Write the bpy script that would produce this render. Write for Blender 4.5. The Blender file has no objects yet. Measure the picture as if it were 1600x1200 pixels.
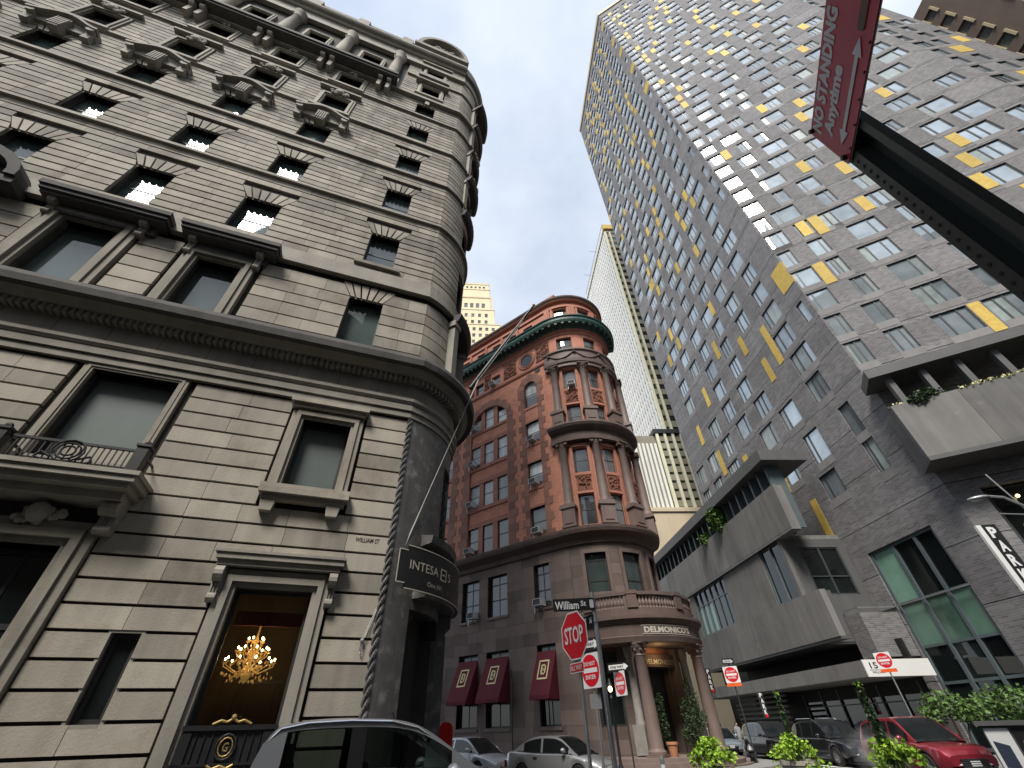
import bpy, math, random
from mathutils import Vector, Matrix
random.seed(11)
R = math.radians
SC = bpy.context.scene
COL = SC.collection
# ------------------------------------------------------------------ camera, sky, sun, exposure
H = 1.7
PITCH, ROLL = R(39.56), R(-1.697)
_fw = Vector((0, math.cos(PITCH), math.sin(PITCH)))
_up = Vector((0, -math.sin(PITCH), math.cos(PITCH)))
_rt = Vector((1, 0, 0))
_cx = _rt * math.cos(ROLL) + _up * math.sin(ROLL)
_cy = -_rt * math.sin(ROLL) + _up * math.cos(ROLL)
cam = bpy.data.objects.new('camera', bpy.data.cameras.new('camera'))
COL.objects.link(cam)
cam.matrix_world = Matrix(((_cx.x, _cy.x, -_fw.x, 0), (_cx.y, _cy.y, -_fw.y, 0), (_cx.z, _cy.z, -_fw.z, H), (0, 0, 0, 1)))
cam.data.sensor_width = 36
cam.data.lens = 653.7 / 1600 * 36
cam.data.clip_start = 0.05
cam.data.clip_end = 3000
SC.camera = cam
SUN_EL, SUN_AZ = 53, 200
w = bpy.data.worlds.new("World"); SC.world = w; w.use_nodes = True
nt = w.node_tree; nt.nodes.clear()
def N(t, tree=None, **k):
    n = (tree or nt).nodes.new(t)
    for a, b in k.items(): setattr(n, a, b)
    return n
o_ = N('ShaderNodeOutputWorld'); bg = N('ShaderNodeBackground'); sky = N('ShaderNodeTexSky')
sky.sky_type = 'NISHITA'; sky.sun_disc = False; sky.sun_elevation = R(SUN_EL); sky.sun_rotation = R(SUN_AZ)
sky.air_density = 1.0; sky.dust_density = 1.0; sky.ozone_density = 1.5
bg.inputs[1].default_value = 0.1
tc = N('ShaderNodeTexCoord'); mp = N('ShaderNodeMapping'); mp.inputs['Scale'].default_value = (1.0, 1.0, 1.7)
nz = N('ShaderNodeTexNoise'); nz.inputs['Scale'].default_value = 1.7; nz.inputs['Detail'].default_value = 7; nz.inputs['Roughness'].default_value = .55
cr = N('ShaderNodeValToRGB'); cr.color_ramp.elements[0].position = .33; cr.color_ramp.elements[0].color = (.5, .5, .5, 1)
cr.color_ramp.elements[1].position = .62; cr.color_ramp.elements[1].color = (.95, .95, .95, 1)
mx = N('ShaderNodeMix', data_type='RGBA'); mx.inputs[7].default_value = (4.05, 4.4, 4.85, 1)
nt.links.new(tc.outputs['Generated'], mp.inputs[0]); nt.links.new(mp.outputs[0], nz.inputs['Vector'])
nt.links.new(nz.outputs[0], cr.inputs[0]); nt.links.new(cr.outputs[0], mx.inputs[0])
nt.links.new(sky.outputs[0], mx.inputs[6]); nt.links.new(mx.outputs[2], bg.inputs[0]); nt.links.new(bg.outputs[0], o_.inputs[0])
sl = bpy.data.lights.new('sun', 'SUN'); sl.energy = 2.3; sl.angle = R(18); sl.color = (1, .95, .88)
so = bpy.data.objects.new('sun', sl); COL.objects.link(so)
_sd = Vector((math.sin(R(SUN_AZ)) * math.cos(R(SUN_EL)), math.cos(R(SUN_AZ)) * math.cos(R(SUN_EL)), math.sin(R(SUN_EL))))
so.rotation_euler = (-_sd).to_track_quat('-Z', 'Y').to_euler()
SC.view_settings.view_transform = 'Standard'; SC.view_settings.look = 'None'; SC.view_settings.gamma = 1
SC.view_settings.exposure = 1.22
SC.render.engine = 'CYCLES'
SC.cycles.max_bounces = 6; SC.cycles.diffuse_bounces = 3; SC.cycles.glossy_bounces = 3; SC.cycles.transparent_max_bounces = 8
SC.cycles.caustics_reflective = False; SC.cycles.caustics_refractive = False

# ------------------------------------------------------------------ materials
def mat(name, col, rough=.8, var=.18, nscale=1.2, streak=0., rnd=.0, tone=.0, bump=0., bscale=20., metal=0., ior=1.45, brick=None, stain=None, emit=None, coat=0., spec=.5):
    m = bpy.data.materials.new(name); m.use_nodes = True
    t = m.node_tree; b = t.nodes['Principled BSDF']
    b.inputs['Roughness'].default_value = rough; b.inputs['Metallic'].default_value = metal; b.inputs['IOR'].default_value = ior
    b.inputs['Specular IOR Level'].default_value = spec
    b.inputs['Coat Weight'].default_value = coat; b.inputs['Coat Roughness'].default_value = .03
    L = t.links.new
    def n(tp, **k): return N(tp, t, **k)
    def math_(op, a, b_):
        q = n('ShaderNodeMath', operation=op)
        for i, v in enumerate((a, b_)):
            if isinstance(v, (int, float)): q.inputs[i].default_value = v
            else: L(v, q.inputs[i])
        return q.outputs[0]
    geo = n('ShaderNodeNewGeometry')
    src = None; hgt = None
    if brick:
        tcd = n('ShaderNodeTexCoord'); sx = n('ShaderNodeSeparateXYZ'); L(tcd.outputs['Object'], sx.inputs[0])
        cb = n('ShaderNodeCombineXYZ'); L(math_('ADD', sx.outputs[0], sx.outputs[1]), cb.inputs[0]); L(sx.outputs[2], cb.inputs[1])
        br = n('ShaderNodeTexBrick'); L(cb.outputs[0], br.inputs[0])
        bw, bh, c2, cm, ms = brick
        br.inputs['Scale'].default_value = 1; br.inputs['Brick Width'].default_value = bw; br.inputs['Row Height'].default_value = bh
        br.inputs['Mortar Size'].default_value = ms; br.inputs['Color1'].default_value = (*col, 1); br.inputs['Color2'].default_value = (*c2, 1); br.inputs['Mortar'].default_value = (*cm, 1)
        br.inputs['Mortar Smooth'].default_value = .2; br.inputs['Bias'].default_value = -.1
        src = br.outputs[0]; hgt = math_('SUBTRACT', 1., br.outputs[1])
    fac = None
    if var or streak:
        nn = n('ShaderNodeTexNoise'); nn.inputs['Scale'].default_value = nscale; nn.inputs['Detail'].default_value = 6; nn.inputs['Roughness'].default_value = .5
        L(geo.outputs['Position'], nn.inputs['Vector'])
        fac = math_('MULTIPLY', math_('SUBTRACT', nn.outputs[0], .5), var * 2.6)
        if streak:
            mp_ = n('ShaderNodeMapping'); mp_.inputs['Scale'].default_value = (1.6, 1.6, .12); L(geo.outputs['Position'], mp_.inputs[0])
            n2 = n('ShaderNodeTexNoise'); n2.inputs['Scale'].default_value = 1.5; n2.inputs['Detail'].default_value = 5; L(mp_.outputs[0], n2.inputs['Vector'])
            fac = math_('ADD', fac, math_('MULTIPLY', math_('SUBTRACT', n2.outputs[0], .5), streak * 2.6))
    if rnd:
        oi = n('ShaderNodeObjectInfo'); v = math_('MULTIPLY', math_('SUBTRACT', oi.outputs['Random'], .5), rnd * 2)
        fac = v if fac is None else math_('ADD', fac, v)
    if tone:
        at = n('ShaderNodeAttribute', attribute_name='tone'); v = math_('MULTIPLY', at.outputs['Fac'], tone)
        fac = v if fac is None else math_('ADD', fac, v)
    if src is None:
        rg = n('ShaderNodeRGB'); rg.outputs[0].default_value = (*col, 1); src = rg.outputs[0]
    if stain:
        sc_, scol, thr = stain
        n3 = n('ShaderNodeTexNoise'); n3.inputs['Scale'].default_value = sc_; n3.inputs['Detail'].default_value = 8; n3.inputs['Roughness'].default_value = .65
        L(geo.outputs['Position'], n3.inputs['Vector'])
        rp = n('ShaderNodeMapRange'); rp.inputs[1].default_value = thr; rp.inputs[2].default_value = thr + .18; rp.inputs[4].default_value = .75; L(n3.outputs[0], rp.inputs[0])
        mm = n('ShaderNodeMix', data_type='RGBA'); L(rp.outputs[0], mm.inputs[0]); L(src, mm.inputs[6]); mm.inputs[7].default_value = (*scol, 1); src = mm.outputs[2]
    if fac is not None:
        hs = n('ShaderNodeVectorMath', operation='SCALE'); L(src, hs.inputs[0]); f1 = math_('MAXIMUM', math_('ADD', fac, 1.), .15); L(f1, hs.inputs['Scale']); src = hs.outputs[0]
    L(src, b.inputs['Base Color'])
    if bump or hgt is not None:
        bp = n('ShaderNodeBump'); bp.inputs['Distance'].default_value = .02; bp.inputs['Strength'].default_value = bump or .5
        if hgt is not None:
            nb = n('ShaderNodeTexNoise'); nb.inputs['Scale'].default_value = bscale; L(geo.outputs['Position'], nb.inputs['Vector'])
            L(math_('ADD', hgt, math_('MULTIPLY', nb.outputs[0], .6)), bp.inputs['Height'])
        else:
            nb = n('ShaderNodeTexNoise'); nb.inputs['Scale'].default_value = bscale; nb.inputs['Detail'].default_value = 4; L(geo.outputs['Position'], nb.inputs['Vector']); L(nb.outputs[0], bp.inputs['Height'])
        L(bp.outputs[0], b.inputs['Normal'])
    if emit:
        b.inputs['Emission Color'].default_value = (*emit[0], 1); b.inputs['Emission Strength'].default_value = emit[1]
    return m
def glass(name, col, ior=1.6, rough=.02, rnd=.3, wob=.15, wscale=.6, blind=0.):
    """window pane: dim room behind plus mirror reflection by Fresnel"""
    m = mat(name, col, rough=rough, var=.35, nscale=.9, rnd=rnd, ior=ior, spec=.5)
    t = m.node_tree; b = t.nodes['Principled BSDF']
    geo = N('ShaderNodeNewGeometry', t); nb = N('ShaderNodeTexNoise', t); nb.inputs['Scale'].default_value = wscale; nb.inputs['Detail'].default_value = 1
    t.links.new(geo.outputs['Position'], nb.inputs['Vector'])
    bp = N('ShaderNodeBump', t); bp.inputs['Strength'].default_value = wob; bp.inputs['Distance'].default_value = .05
    t.links.new(nb.outputs[0], bp.inputs['Height']); t.links.new(bp.outputs[0], b.inputs['Normal'])
    return m
def clear_glass(name, tint=(.75, .8, .78), fres=1.5):
    m = bpy.data.materials.new(name); m.use_nodes = True; t = m.node_tree; t.nodes.clear()
    o = N('ShaderNodeOutputMaterial', t); a = N('ShaderNodeBsdfTransparent', t); a.inputs[0].default_value = (*tint, 1)
    g = N('ShaderNodeBsdfGlossy', t); g.inputs['Roughness'].default_value = .02; f = N('ShaderNodeFresnel', t); f.inputs[0].default_value = fres; mxx = N('ShaderNodeMixShader', t)
    t.links.new(f.outputs[0], mxx.inputs[0]); t.links.new(a.outputs[0], mxx.inputs[1]); t.links.new(g.outputs[0], mxx.inputs[2]); t.links.new(mxx.outputs[0], o.inputs[0])
    return m
M = {}
M['lime'] = mat('limestone', (.288, .262, .216), .85, .22, .8, .28, .24, .26, .3, 25, stain=(.6, (.165, .135, .10), .53))
M['lime_d'] = mat('weathered_limestone', (.25, .232, .198), .85, .25, .9, .22, .1, .1, .3, 14)
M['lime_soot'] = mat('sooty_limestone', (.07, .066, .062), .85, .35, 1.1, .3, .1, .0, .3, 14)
M['lime_carve'] = mat('carved_limestone', (.30, .275, .235), .85, .3, 3., .1, 0, 0, .6, 9)
M['groove'] = mat('recessed_joint_stone', (.045, .041, .037), .9, .2, 2.)
M['granite'] = mat('dark_granite', (.085, .082, .08), .5, .4, 2.2, .2, .1, .1, .2, 18, stain=(3.2, (.24, .23, .22), .53))
M['iron'] = mat('black_iron', (.012, .012, .014), .45, .2, 6)
M['gilt'] = mat('gilt_metal', (.42, .30, .11), .4, .3, 9, metal=.7)
M['pane_l'] = glass('dark_window_glass', (.055, .074, .07), 1.75)
M['sash'] = mat('dark_window_frame', (.03, .03, .03), .5, .1, 3)
M['white_blind'] = mat('window_blind', (.55, .56, .55), .8, .15, 2)
M['brown'] = mat('brownstone', (.185, .138, .118), .85, .16, .9, .16, .26, .16, .2, 22)
M['brown_d'] = mat('dark_brownstone', (.115, .08, .068), .85, .22, 1.3, .2, .1, .1, .3, 16)
M['brown_col'] = mat('polished_brownstone', (.16, .115, .098), .6, .25, 1.6, .12, .1, 0, .15, 24)
M['brick'] = mat('red_brick', (.64, .275, .18), .9, .16, .8, .1, 0, .08, .6, 18, brick=(.34, .11, (.49, .20, .13), (.40, .21, .15), .012))
M['terra'] = mat('terracotta_trim', (.41, .175, .12), .8, .2, 1.6, .1, .12, .1, .2, 20)
M['terra_carve'] = mat('carved_terracotta', (.20, .08, .052), .85, .35, 5., 0, 0, 0, 1., 11)
M['quoin'] = mat('red_sandstone_quoin', (.25, .125, .09), .85, .2, 1.2, .05, .25, 0, .25, 20)
M['verdigris'] = mat('green_copper', (.022, .068, .056), .55, .3, 1.5, .2, 0, 0, .1, 10)
M['pane_d'] = glass('grey_window_glass', (.10, .105, .105), 1.7, rnd=.5)
M['curtain'] = mat('net_curtain', (.58, .61, .62), .9, .25, 3., .3, .3)
M['ac'] = mat('air_conditioner_white', (.55, .56, .55), .6, .15, 4, .2, .15)
M['acdark'] = mat('air_conditioner_grille', (.05, .05, .05), .7, .2, 5)
M['awning'] = mat('maroon_canvas', (.115, .012, .022), .85, .15, 2., .1, .05, 0, .1, 60)
M['cream'] = mat('cream_paint', (.82, .70, .36), .6, .1, 4)
M['gbrick'] = mat('grey_brick', (.215, .208, .21), .85, .18, .6, .1, 0, .16, .8, 20, brick=(.40, .115, (.125, .12, .124), (.25, .24, .235), .013))
M['gstone'] = mat('grey_spandrel', (.22, .211, .207), .85, .2, .8, .1, 0, .12, .25, 16)
M['yellow'] = mat('yellow_brick_panel', (.64, .465, .115), .7, .12, 1.5, .05, .12, .12, .4, 20, brick=(.30, .085, (.58, .38, .065), (.42, .28, .06), .008))
M['tan'] = mat('tan_coping', (.5, .42, .26), .7, .1, 1)
M['tframe'] = mat('slate_window_frame', (.055, .06, .065), .45, .1, 3)
M['pane_t'] = glass('tower_window_glass', (.38, .43, .46), 1.6, .015, .3, .08, .5); M['pane_t'].node_tree.nodes['Principled BSDF'].inputs['Metallic'].default_value = .5
M['pane_c'] = mat('curtained_tower_glass', (.24, .28, .27), .25, .35, 1.6, .3, 0, .3, coat=1)
M['shade'] = mat('drawn_window_shade', (.085, .105, .10), .5, .2, .8, .1, .3, coat=1)
M['room_glow'] = mat('painted_room_glow', (.30, .27, .21), .5, .15, 2, coat=1)  # glow of the room below the shade, put into a pale colour
M['marble'] = mat('grey_marble', (.25, .235, .21), .6, .3, 3)
M['pane_g'] = glass('green_shop_glass', (.14, .25, .19), 1.7, .03, .5, .12, .8)
M['pane_k'] = glass('black_shop_glass', (.010, .013, .013), 1.55, .03, .4, .12, .8)
M['conc'] = mat('grey_concrete_panel', (.165, .16, .153), .8, .2, .7, .26, .10, .14, .15, 12, stain=(1.3, (.27, .25, .22), .6))
M['conc_d'] = mat('dark_grey_cladding', (.10, .10, .10), .6, .12, .6, .15, .06, .1, .1, 12)
M['black'] = mat('dark_recess', (.012, .012, .012), .8, .1, 1)
M['slate'] = mat('slate_blue_metal', (.10, .125, .135), .45, .1, 2, .1)
M['white'] = mat('white_panel', (.72, .72, .70), .5, .05, 1, .05)
M['sfin'] = mat('white_fin', (.74, .74, .71), .6, .1, .3, .1)
M['syel'] = mat('pale_yellow_stone', (.74, .72, .53), .7, .12, .4, .1)
M['sdark'] = glass('striped_tower_glass', (.06, .065, .06), 1.7, .05, .4)
M['sgrey'] = mat('pale_spandrel', (.40, .40, .38), .7, .1, .5); M['sspan'] = mat('olive_spandrel', (.26, .245, .19), .7, .2, .5, .1, 0, .2)
M['beige'] = mat('beige_stone', (.68, .57, .38), .85, .12, .1, .06, 0, .1)
M['beige_hi'] = mat('sandy_stone', (.55, .46, .33), .85, .12, .2, .1, 0, .1)
M['bbrick'] = mat('brown_brick', (.16, .115, .09), .9, .15, .3, .1, 0, .1)
M['asphalt'] = mat('asphalt', (.055, .055, .057), .9, .25, .8, 0, 0, 0, .3, 40)
M['pave'] = mat('sidewalk_concrete', (.24, .235, .225), .85, .2, .9, 0, .1, .1, .2, 20)
M['roadpaint'] = mat('road_paint', (.62, .62, .60), .7, .3, 4)
M['steel'] = mat('galvanised_steel', (.33, .34, .345), .45, .18, 5, .1, metal=.6)
M['pole_d'] = mat('dark_green_pole', (.035, .042, .040), .5, .2, 6)
M['red_sign'] = mat('sign_red', (.62, .014, .028), .4, .06, 3)
M['red_old'] = mat('faded_sign_red', (.42, .028, .055), .45, .12, 5, stain=(9, (.2, .03, .045), .66))
M['sign_white'] = mat('sign_white', (.74, .74, .73), .4, .04, 3)
M['sign_grey'] = mat('sign_grey', (.56, .56, .57), .5, .12, 9)
M['sign_black'] = mat('sign_black', (.012, .012, .012), .45, .05, 3)
M['orange'] = mat('orange_strip', (.75, .12, .02), .5, .05, 3)
M['callred'] = mat('call_box_red', (.50, .012, .012), .4, .12, 4, .1)
M['tyre'] = mat('tyre_rubber', (.018, .018, .018), .85, .1, 9)
M['rim'] = mat('alloy_rim', (.42, .42, .43), .3, .1, 9, metal=.8)
M['carglass'] = glass('car_glass', (.012, .014, .015), 1.55, .01, .1, .02, 1)
M['carglass_see'] = clear_glass('clear_car_glass', (.32, .37, .35), 1.5)
M['room_glass'] = clear_glass('clear_room_glass', (.88, .9, .86), 1.45)
M['rope'] = mat('pale_rope', (.42, .42, .40), .9, .1, 9)
M['chrome'] = mat('chrome', (.6, .6, .6), .12, .05, 3, metal=1.)
M['trim'] = mat('black_trim', (.02, .02, .02), .6, .1, 9)
M['lampglass'] = mat('headlamp_glass', (.55, .57, .58), .12, .15, 20, coat=1)
M['redlamp'] = mat('tail_lamp', (.35, .01, .01), .2, .1, 9, coat=1)
def paint(name, c, metal=.4): return mat(name, c, .32, .03, 2, metal=metal, coat=1.)
M['p_grey'] = paint('grey_car_paint', (.60, .61, .62), .45)
M['p_silver'] = paint('silver_car_paint', (.50, .51, .51), .55)
M['p_white'] = paint('white_car_paint', (.66, .67, .68), .1)
M['p_black'] = paint('black_car_paint', (.012, .013, .015), .2)
M['p_navy'] = paint('dark_blue_car_paint', (.015, .018, .024), .3)
M['p_blue'] = paint('pale_blue_car_paint', (.30, .36, .40), .45)
M['p_red'] = paint('red_car_paint', (.26, .018, .032), .3)
M['pot'] = mat('stone_planter', (.40, .37, .31), .85, .2, 3, .1)
M['terrapot'] = mat('clay_pot', (.42, .19, .10), .8, .2, 4)
def leafmat(n_, c, tr=.25):
    m = mat(n_, c, .55, .45, 5., 0, 0, .55)
    m.node_tree.nodes['Principled BSDF'].inputs['Subsurface Weight'].default_value = 0
    return m
M['lime_leaf'] = leafmat('lime_green_leaf', (.26, .42, .035))
M['green_leaf'] = leafmat('green_leaf', (.085, .16, .035))
M['dark_leaf'] = leafmat('dark_green_leaf', (.03, .06, .02))
M['flower'] = leafmat('cream_flower', (.72, .70, .40))
M['bark'] = mat('bark', (.09, .065, .045), .9, .3, 9)
M['skin'] = mat('skin', (.48, .28, .2), .6, .05, 9)
M['cloth_b'] = mat('dark_blue_cloth', (.03, .04, .07), .9, .15, 9)
M['cloth_k'] = mat('black_cloth', (.012, .012, .013), .95, .25, 14, 0, 0, 0, .6, 60)
M['cloth_g'] = mat('grey_cloth', (.3, .3, .31), .9, .15, 9)
M['yellow_strip'] = mat('yellow_strip', (.75, .55, .08), .6, .15, 12)
M['hair'] = mat('dark_hair', (.02, .015, .012), .7, .1, 9)
M['bulb'] = mat('warm_bulb', (1, .8, .5), .5, 0, 1, emit=((1, .66, .28), 22))
M['lantern'] = mat('lantern_glow', (1, .8, .5), .5, 0, 1, emit=((1, .72, .30), 2.5))
M['amber'] = mat('amber_crystal', (.55, .33, .10), .15, .3, 20, coat=1, emit=((1, .55, .16), .10))
M['room'] = mat('dim_room_wall', (.10, .075, .05), .9, .2, 2)
M['roomred'] = mat('red_drapery', (.12, .02, .02), .9, .2, 6)
M['stone_letter'] = mat('pale_letter', (.46, .43, .36), .6, .1, 9)
M['gold_letter'] = mat('gold_letter', (.42, .34, .18), .5, .1, 9)
M['poster'] = mat('poster_print', (.40, .42, .46), .4, .5, 3.2)

# ------------------------------------------------------------------ mesh helpers
def ident(s, y, z): return (s, y, z)
class MB:
    def __init__(self): self.v = []; self.f = []; self.t = []; self.m = []; self.mi = 0
    def add(self, vs, fs, tone=0.):
        b = len(self.v); self.v += [tuple(p) for p in vs]
        for f in fs: self.f.append([b + i for i in f]); self.t.append(tone); self.m.append(self.mi)
    def box(self, x0, x1, y0, y1, z0, z1, mp=ident, tone=0.):
        c = [mp(x, y, z) for x, y, z in ((x0, y0, z0), (x1, y0, z0), (x1, y1, z0), (x0, y1, z0), (x0, y0, z1), (x1, y0, z1), (x1, y1, z1), (x0, y1, z1))]
        self.add(c, [(0, 3, 2, 1), (4, 5, 6, 7), (0, 1, 5, 4), (1, 2, 6, 5), (2, 3, 7, 6), (3, 0, 4, 7)], tone)
    def cbox(self, x0, x1, y0, y1, z0, z1, mp, step, tone=0.):
        n = max(1, int(math.ceil(abs(x1 - x0) / step)))
        for i in range(n):
            self.box(x0 + (x1 - x0) * i / n, x0 + (x1 - x0) * (i + 1) / n, y0, y1, z0, z1, mp, tone)
    def prism(self, poly, y0, y1, mp=ident, tone=0.):   # poly in (x, z)
        n = len(poly)
        vs = [mp(x, y0, z) for x, z in poly] + [mp(x, y1, z) for x, z in poly]
        fs = [tuple(range(n)), tuple(range(2 * n - 1, n - 1, -1))] + [(i, i + n, (i + 1) % n + n, (i + 1) % n) for i in range(n)]
        self.add(vs, fs, tone)
    def cyl(self, p0, p1, r0, r1=None, n=10, caps=True, tone=0.):
        r1 = r0 if r1 is None else r1
        p0, p1 = Vector(p0), Vector(p1); d = (p1 - p0)
        if d.length < 1e-6: return
        d.normalize(); a = d.orthogonal().normalized(); b = d.cross(a)
        vs = [p0 + (a * math.cos(2 * math.pi * i / n) + b * math.sin(2 * math.pi * i / n)) * r0 for i in range(n)]
        vs += [p1 + (a * math.cos(2 * math.pi * i / n) + b * math.sin(2 * math.pi * i / n)) * r1 for i in range(n)]
        fs = [(i, (i + 1) % n, (i + 1) % n + n, i + n) for i in range(n)]
        if caps: fs += [tuple(range(n - 1, -1, -1)), tuple(range(n, 2 * n))]
        self.add(vs, fs, tone)
    def tube(self, pts, r, n=6):
        for a, b in zip(pts[:-1], pts[1:]): self.cyl(a, b, r, r, n)
    def lathe(self, prof, c=(0, 0, 0), n=16, tone=0., a0=0, a1=360):   # prof: (r, z)
        full = abs(a1 - a0) >= 359.9
        k = n if full else n + 1
        vs = []
        for r, z in prof:
            for i in range(k):
                a = R(a0 + (a1 - a0) * i / n); vs.append((c[0] + r * math.cos(a), c[1] + r * math.sin(a), c[2] + z))
        fs = []
        for j in range(len(prof) - 1):
            for i in range(n if full else n):
                i2 = (i + 1) % k
                fs.append((j * k + i, j * k + i2, (j + 1) * k + i2, (j + 1) * k + i))
        self.add(vs, fs, tone)
    def sweep(self, prof, path, tone=0., caps=True):   # prof closed loop (out, z); path: (x, y, nx, ny)
        n = len(prof); vs = []
        for x, y, nx, ny in path:
            vs += [(x + nx * o, y + ny * o, z) for o, z in prof]
        fs = []
        for j in range(len(path) - 1):
            for i in range(n):
                i2 = (i + 1) % n
                fs.append((j * n + i, j * n + i2, (j + 1) * n + i2, (j + 1) * n + i))
        if caps: fs += [tuple(range(n)), tuple(range(len(path) * n - 1, (len(path) - 1) * n - 1, -1))]
        self.add(vs, fs, tone)
    def ball(self, c, r, n=8, sz=(1, 1, 1)):
        prof = [(r * math.sin(math.pi * j / n), -r * math.cos(math.pi * j / n)) for j in range(n + 1)]
        b0 = len(self.v); self.lathe(prof, (0, 0, 0), n + 2)
        for i in range(b0, len(self.v)):
            p = self.v[i]; self.v[i] = (c[0] + p[0] * sz[0], c[1] + p[1] * sz[1], c[2] + p[2] * sz[2])
    def leaf(self, p, s, tone=0., flat=.4):
        d = Vector((random.gauss(0, 1), random.gauss(0, 1), random.gauss(0, flat))).normalized()
        u = d.cross(Vector((random.gauss(0, 1), random.gauss(0, 1), random.gauss(0, 1)))).normalized(); p = Vector(p)
        self.add([p, p + d * s * .5 + u * s * .36, p + d * s - Vector((0, 0, s * .25)), p + d * s * .5 - u * s * .36], [(0, 1, 2), (0, 2, 3)], tone)
    def mesh(self, name, mats, smooth=False):
        me = bpy.data.meshes.new(name); me.from_pydata(self.v, [], self.f)
        for m in (mats if isinstance(mats, (list, tuple)) else [mats]): me.materials.append(M[m])
        if any(self.m): me.polygons.foreach_set('material_index', self.m)
        if any(self.t):
            a = me.attributes.new('tone', 'FLOAT', 'FACE'); a.data.foreach_set('value', self.t)
        if smooth:
            me.polygons.foreach_set('use_smooth', [True] * len(me.polygons)); me.set_sharp_from_angle(angle=R(40))
        me.update()
        return me
    def build(self, name, mats, parent=None, smooth=False, **k):
        return put(name, self.mesh(name, mats, smooth), parent, **k)
def put(name, me, parent=None, loc=(0, 0, 0), scale=None, rot=None, **k):
    o = bpy.data.objects.new(name, me); COL.objects.link(o)
    o.location = loc
    if scale: o.scale = scale
    if rot: o.rotation_euler = rot
    if parent: o.parent = parent
    for a, b in k.items(): o[a] = b
    return o
def thing(name, label, cat, loc=(0, 0, 0), az=90, group=None):
    """Empty at the thing's base; local X points along compass azimuth az"""
    o = bpy.data.objects.new(name, None); COL.objects.link(o); o.empty_display_size = .1
    o.location = loc; o.rotation_euler = (0, 0, R(90 - az)); o['label'] = label; o['category'] = cat
    if group: o['group'] = group
    return o
def copy_tree(o, parent=None, only=None):
    c = o.copy(); COL.objects.link(c); c.parent = parent
    for ch in list(o.children): copy_tree(ch, c)
    return c
def dirv(az): return Vector((math.sin(R(az)), math.cos(R(az)), 0))
def frame_world(P0, az):
    X = dirv(az); Y = Vector((-X.y, X.x, 0))
    return lambda x, y, z=0.: Vector(P0) + X * x + Y * y + Vector((0, 0, z))
def arcmap(cx, cy, rad):
    """s = arc length along the drum from its frontmost line, y = depth inward"""
    def f(s, y, z):
        a = s / rad; r = rad - y
        return (cx + r * math.sin(a), cy - r * math.cos(a), z)
    return f
def wall(mb, s0, s1, z0, z1, y0, y1, holes, mp=ident, step=None, tone=0., xs_extra=(), zs_extra=()):
    xs = sorted(set([s0, s1] + [h[0] for h in holes] + [h[1] for h in holes] + list(xs_extra)))
    zs = sorted(set([z0, z1] + [h[2] for h in holes] + [h[3] for h in holes] + list(zs_extra)))
    xs = [x for x in xs if s0 - 1e-6 <= x <= s1 + 1e-6]; zs = [z for z in zs if z0 - 1e-6 <= z <= z1 + 1e-6]
    for za, zb in zip(zs[:-1], zs[1:]):
        run = None
        cells = []
        for xa, xb in zip(xs[:-1], xs[1:]):
            cx, cz = (xa + xb) / 2, (za + zb) / 2
            solid = not any(h[0] < cx < h[1] and h[2] < cz < h[3] for h in holes)
            if solid and run and abs(run[1] - xa) < 1e-6: run[1] = xb
            elif solid: run = [xa, xb]; cells.append(run)
            else: run = None
        for a, b in cells:
            tn = random.uniform(-1, 1) * tone
            if step: mb.cbox(a, b, y0, y1, za, zb, mp, step, tn)
            else: mb.box(a, b, y0, y1, za, zb, mp, tn)
_tx = {}
def text_geo(s, bold=0.02):
    key = (s, bold)
    if key in _tx: return _tx[key]
    c = bpy.data.curves.new('lettering', 'FONT'); c.body = s; c.size = 1; c.offset = bold; c.resolution_u = 2
    o = bpy.data.objects.new('lettering', c); COL.objects.link(o)
    dg = bpy.context.evaluated_depsgraph_get(); dg.update()
    me = o.evaluated_get(dg).to_mesh()
    vs = [tuple(v.co) for v in me.vertices]; fs = [tuple(p.vertices) for p in me.polygons]
    o.evaluated_get(dg).to_mesh_clear(); bpy.data.objects.remove(o); bpy.data.curves.remove(c)
    x0 = min(v[0] for v in vs); x1 = max(v[0] for v in vs); y0 = min(v[1] for v in vs); y1 = max(v[1] for v in vs)
    vs = [((v[0] - x0) / (x1 - x0), (v[1] - y0) / (y1 - y0)) for v in vs]
    _tx[key] = (vs, fs); return _tx[key]
def text(mb, s, x0, x1, z0, z1, y, mp=ident, bold=.02):
    vs, fs = text_geo(s, bold)
    mb.add([mp(x0 + (x1 - x0) * a, y, z0 + (z1 - z0) * b) for a, b in vs], fs)
UNIT = {}
def unit_box(mname):
    if mname not in UNIT:
        b = MB(); b.box(0, 1, 0, 1, 0, 1); UNIT[mname] = b.mesh('block_' + mname, mname)
    return UNIT[mname]
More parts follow.
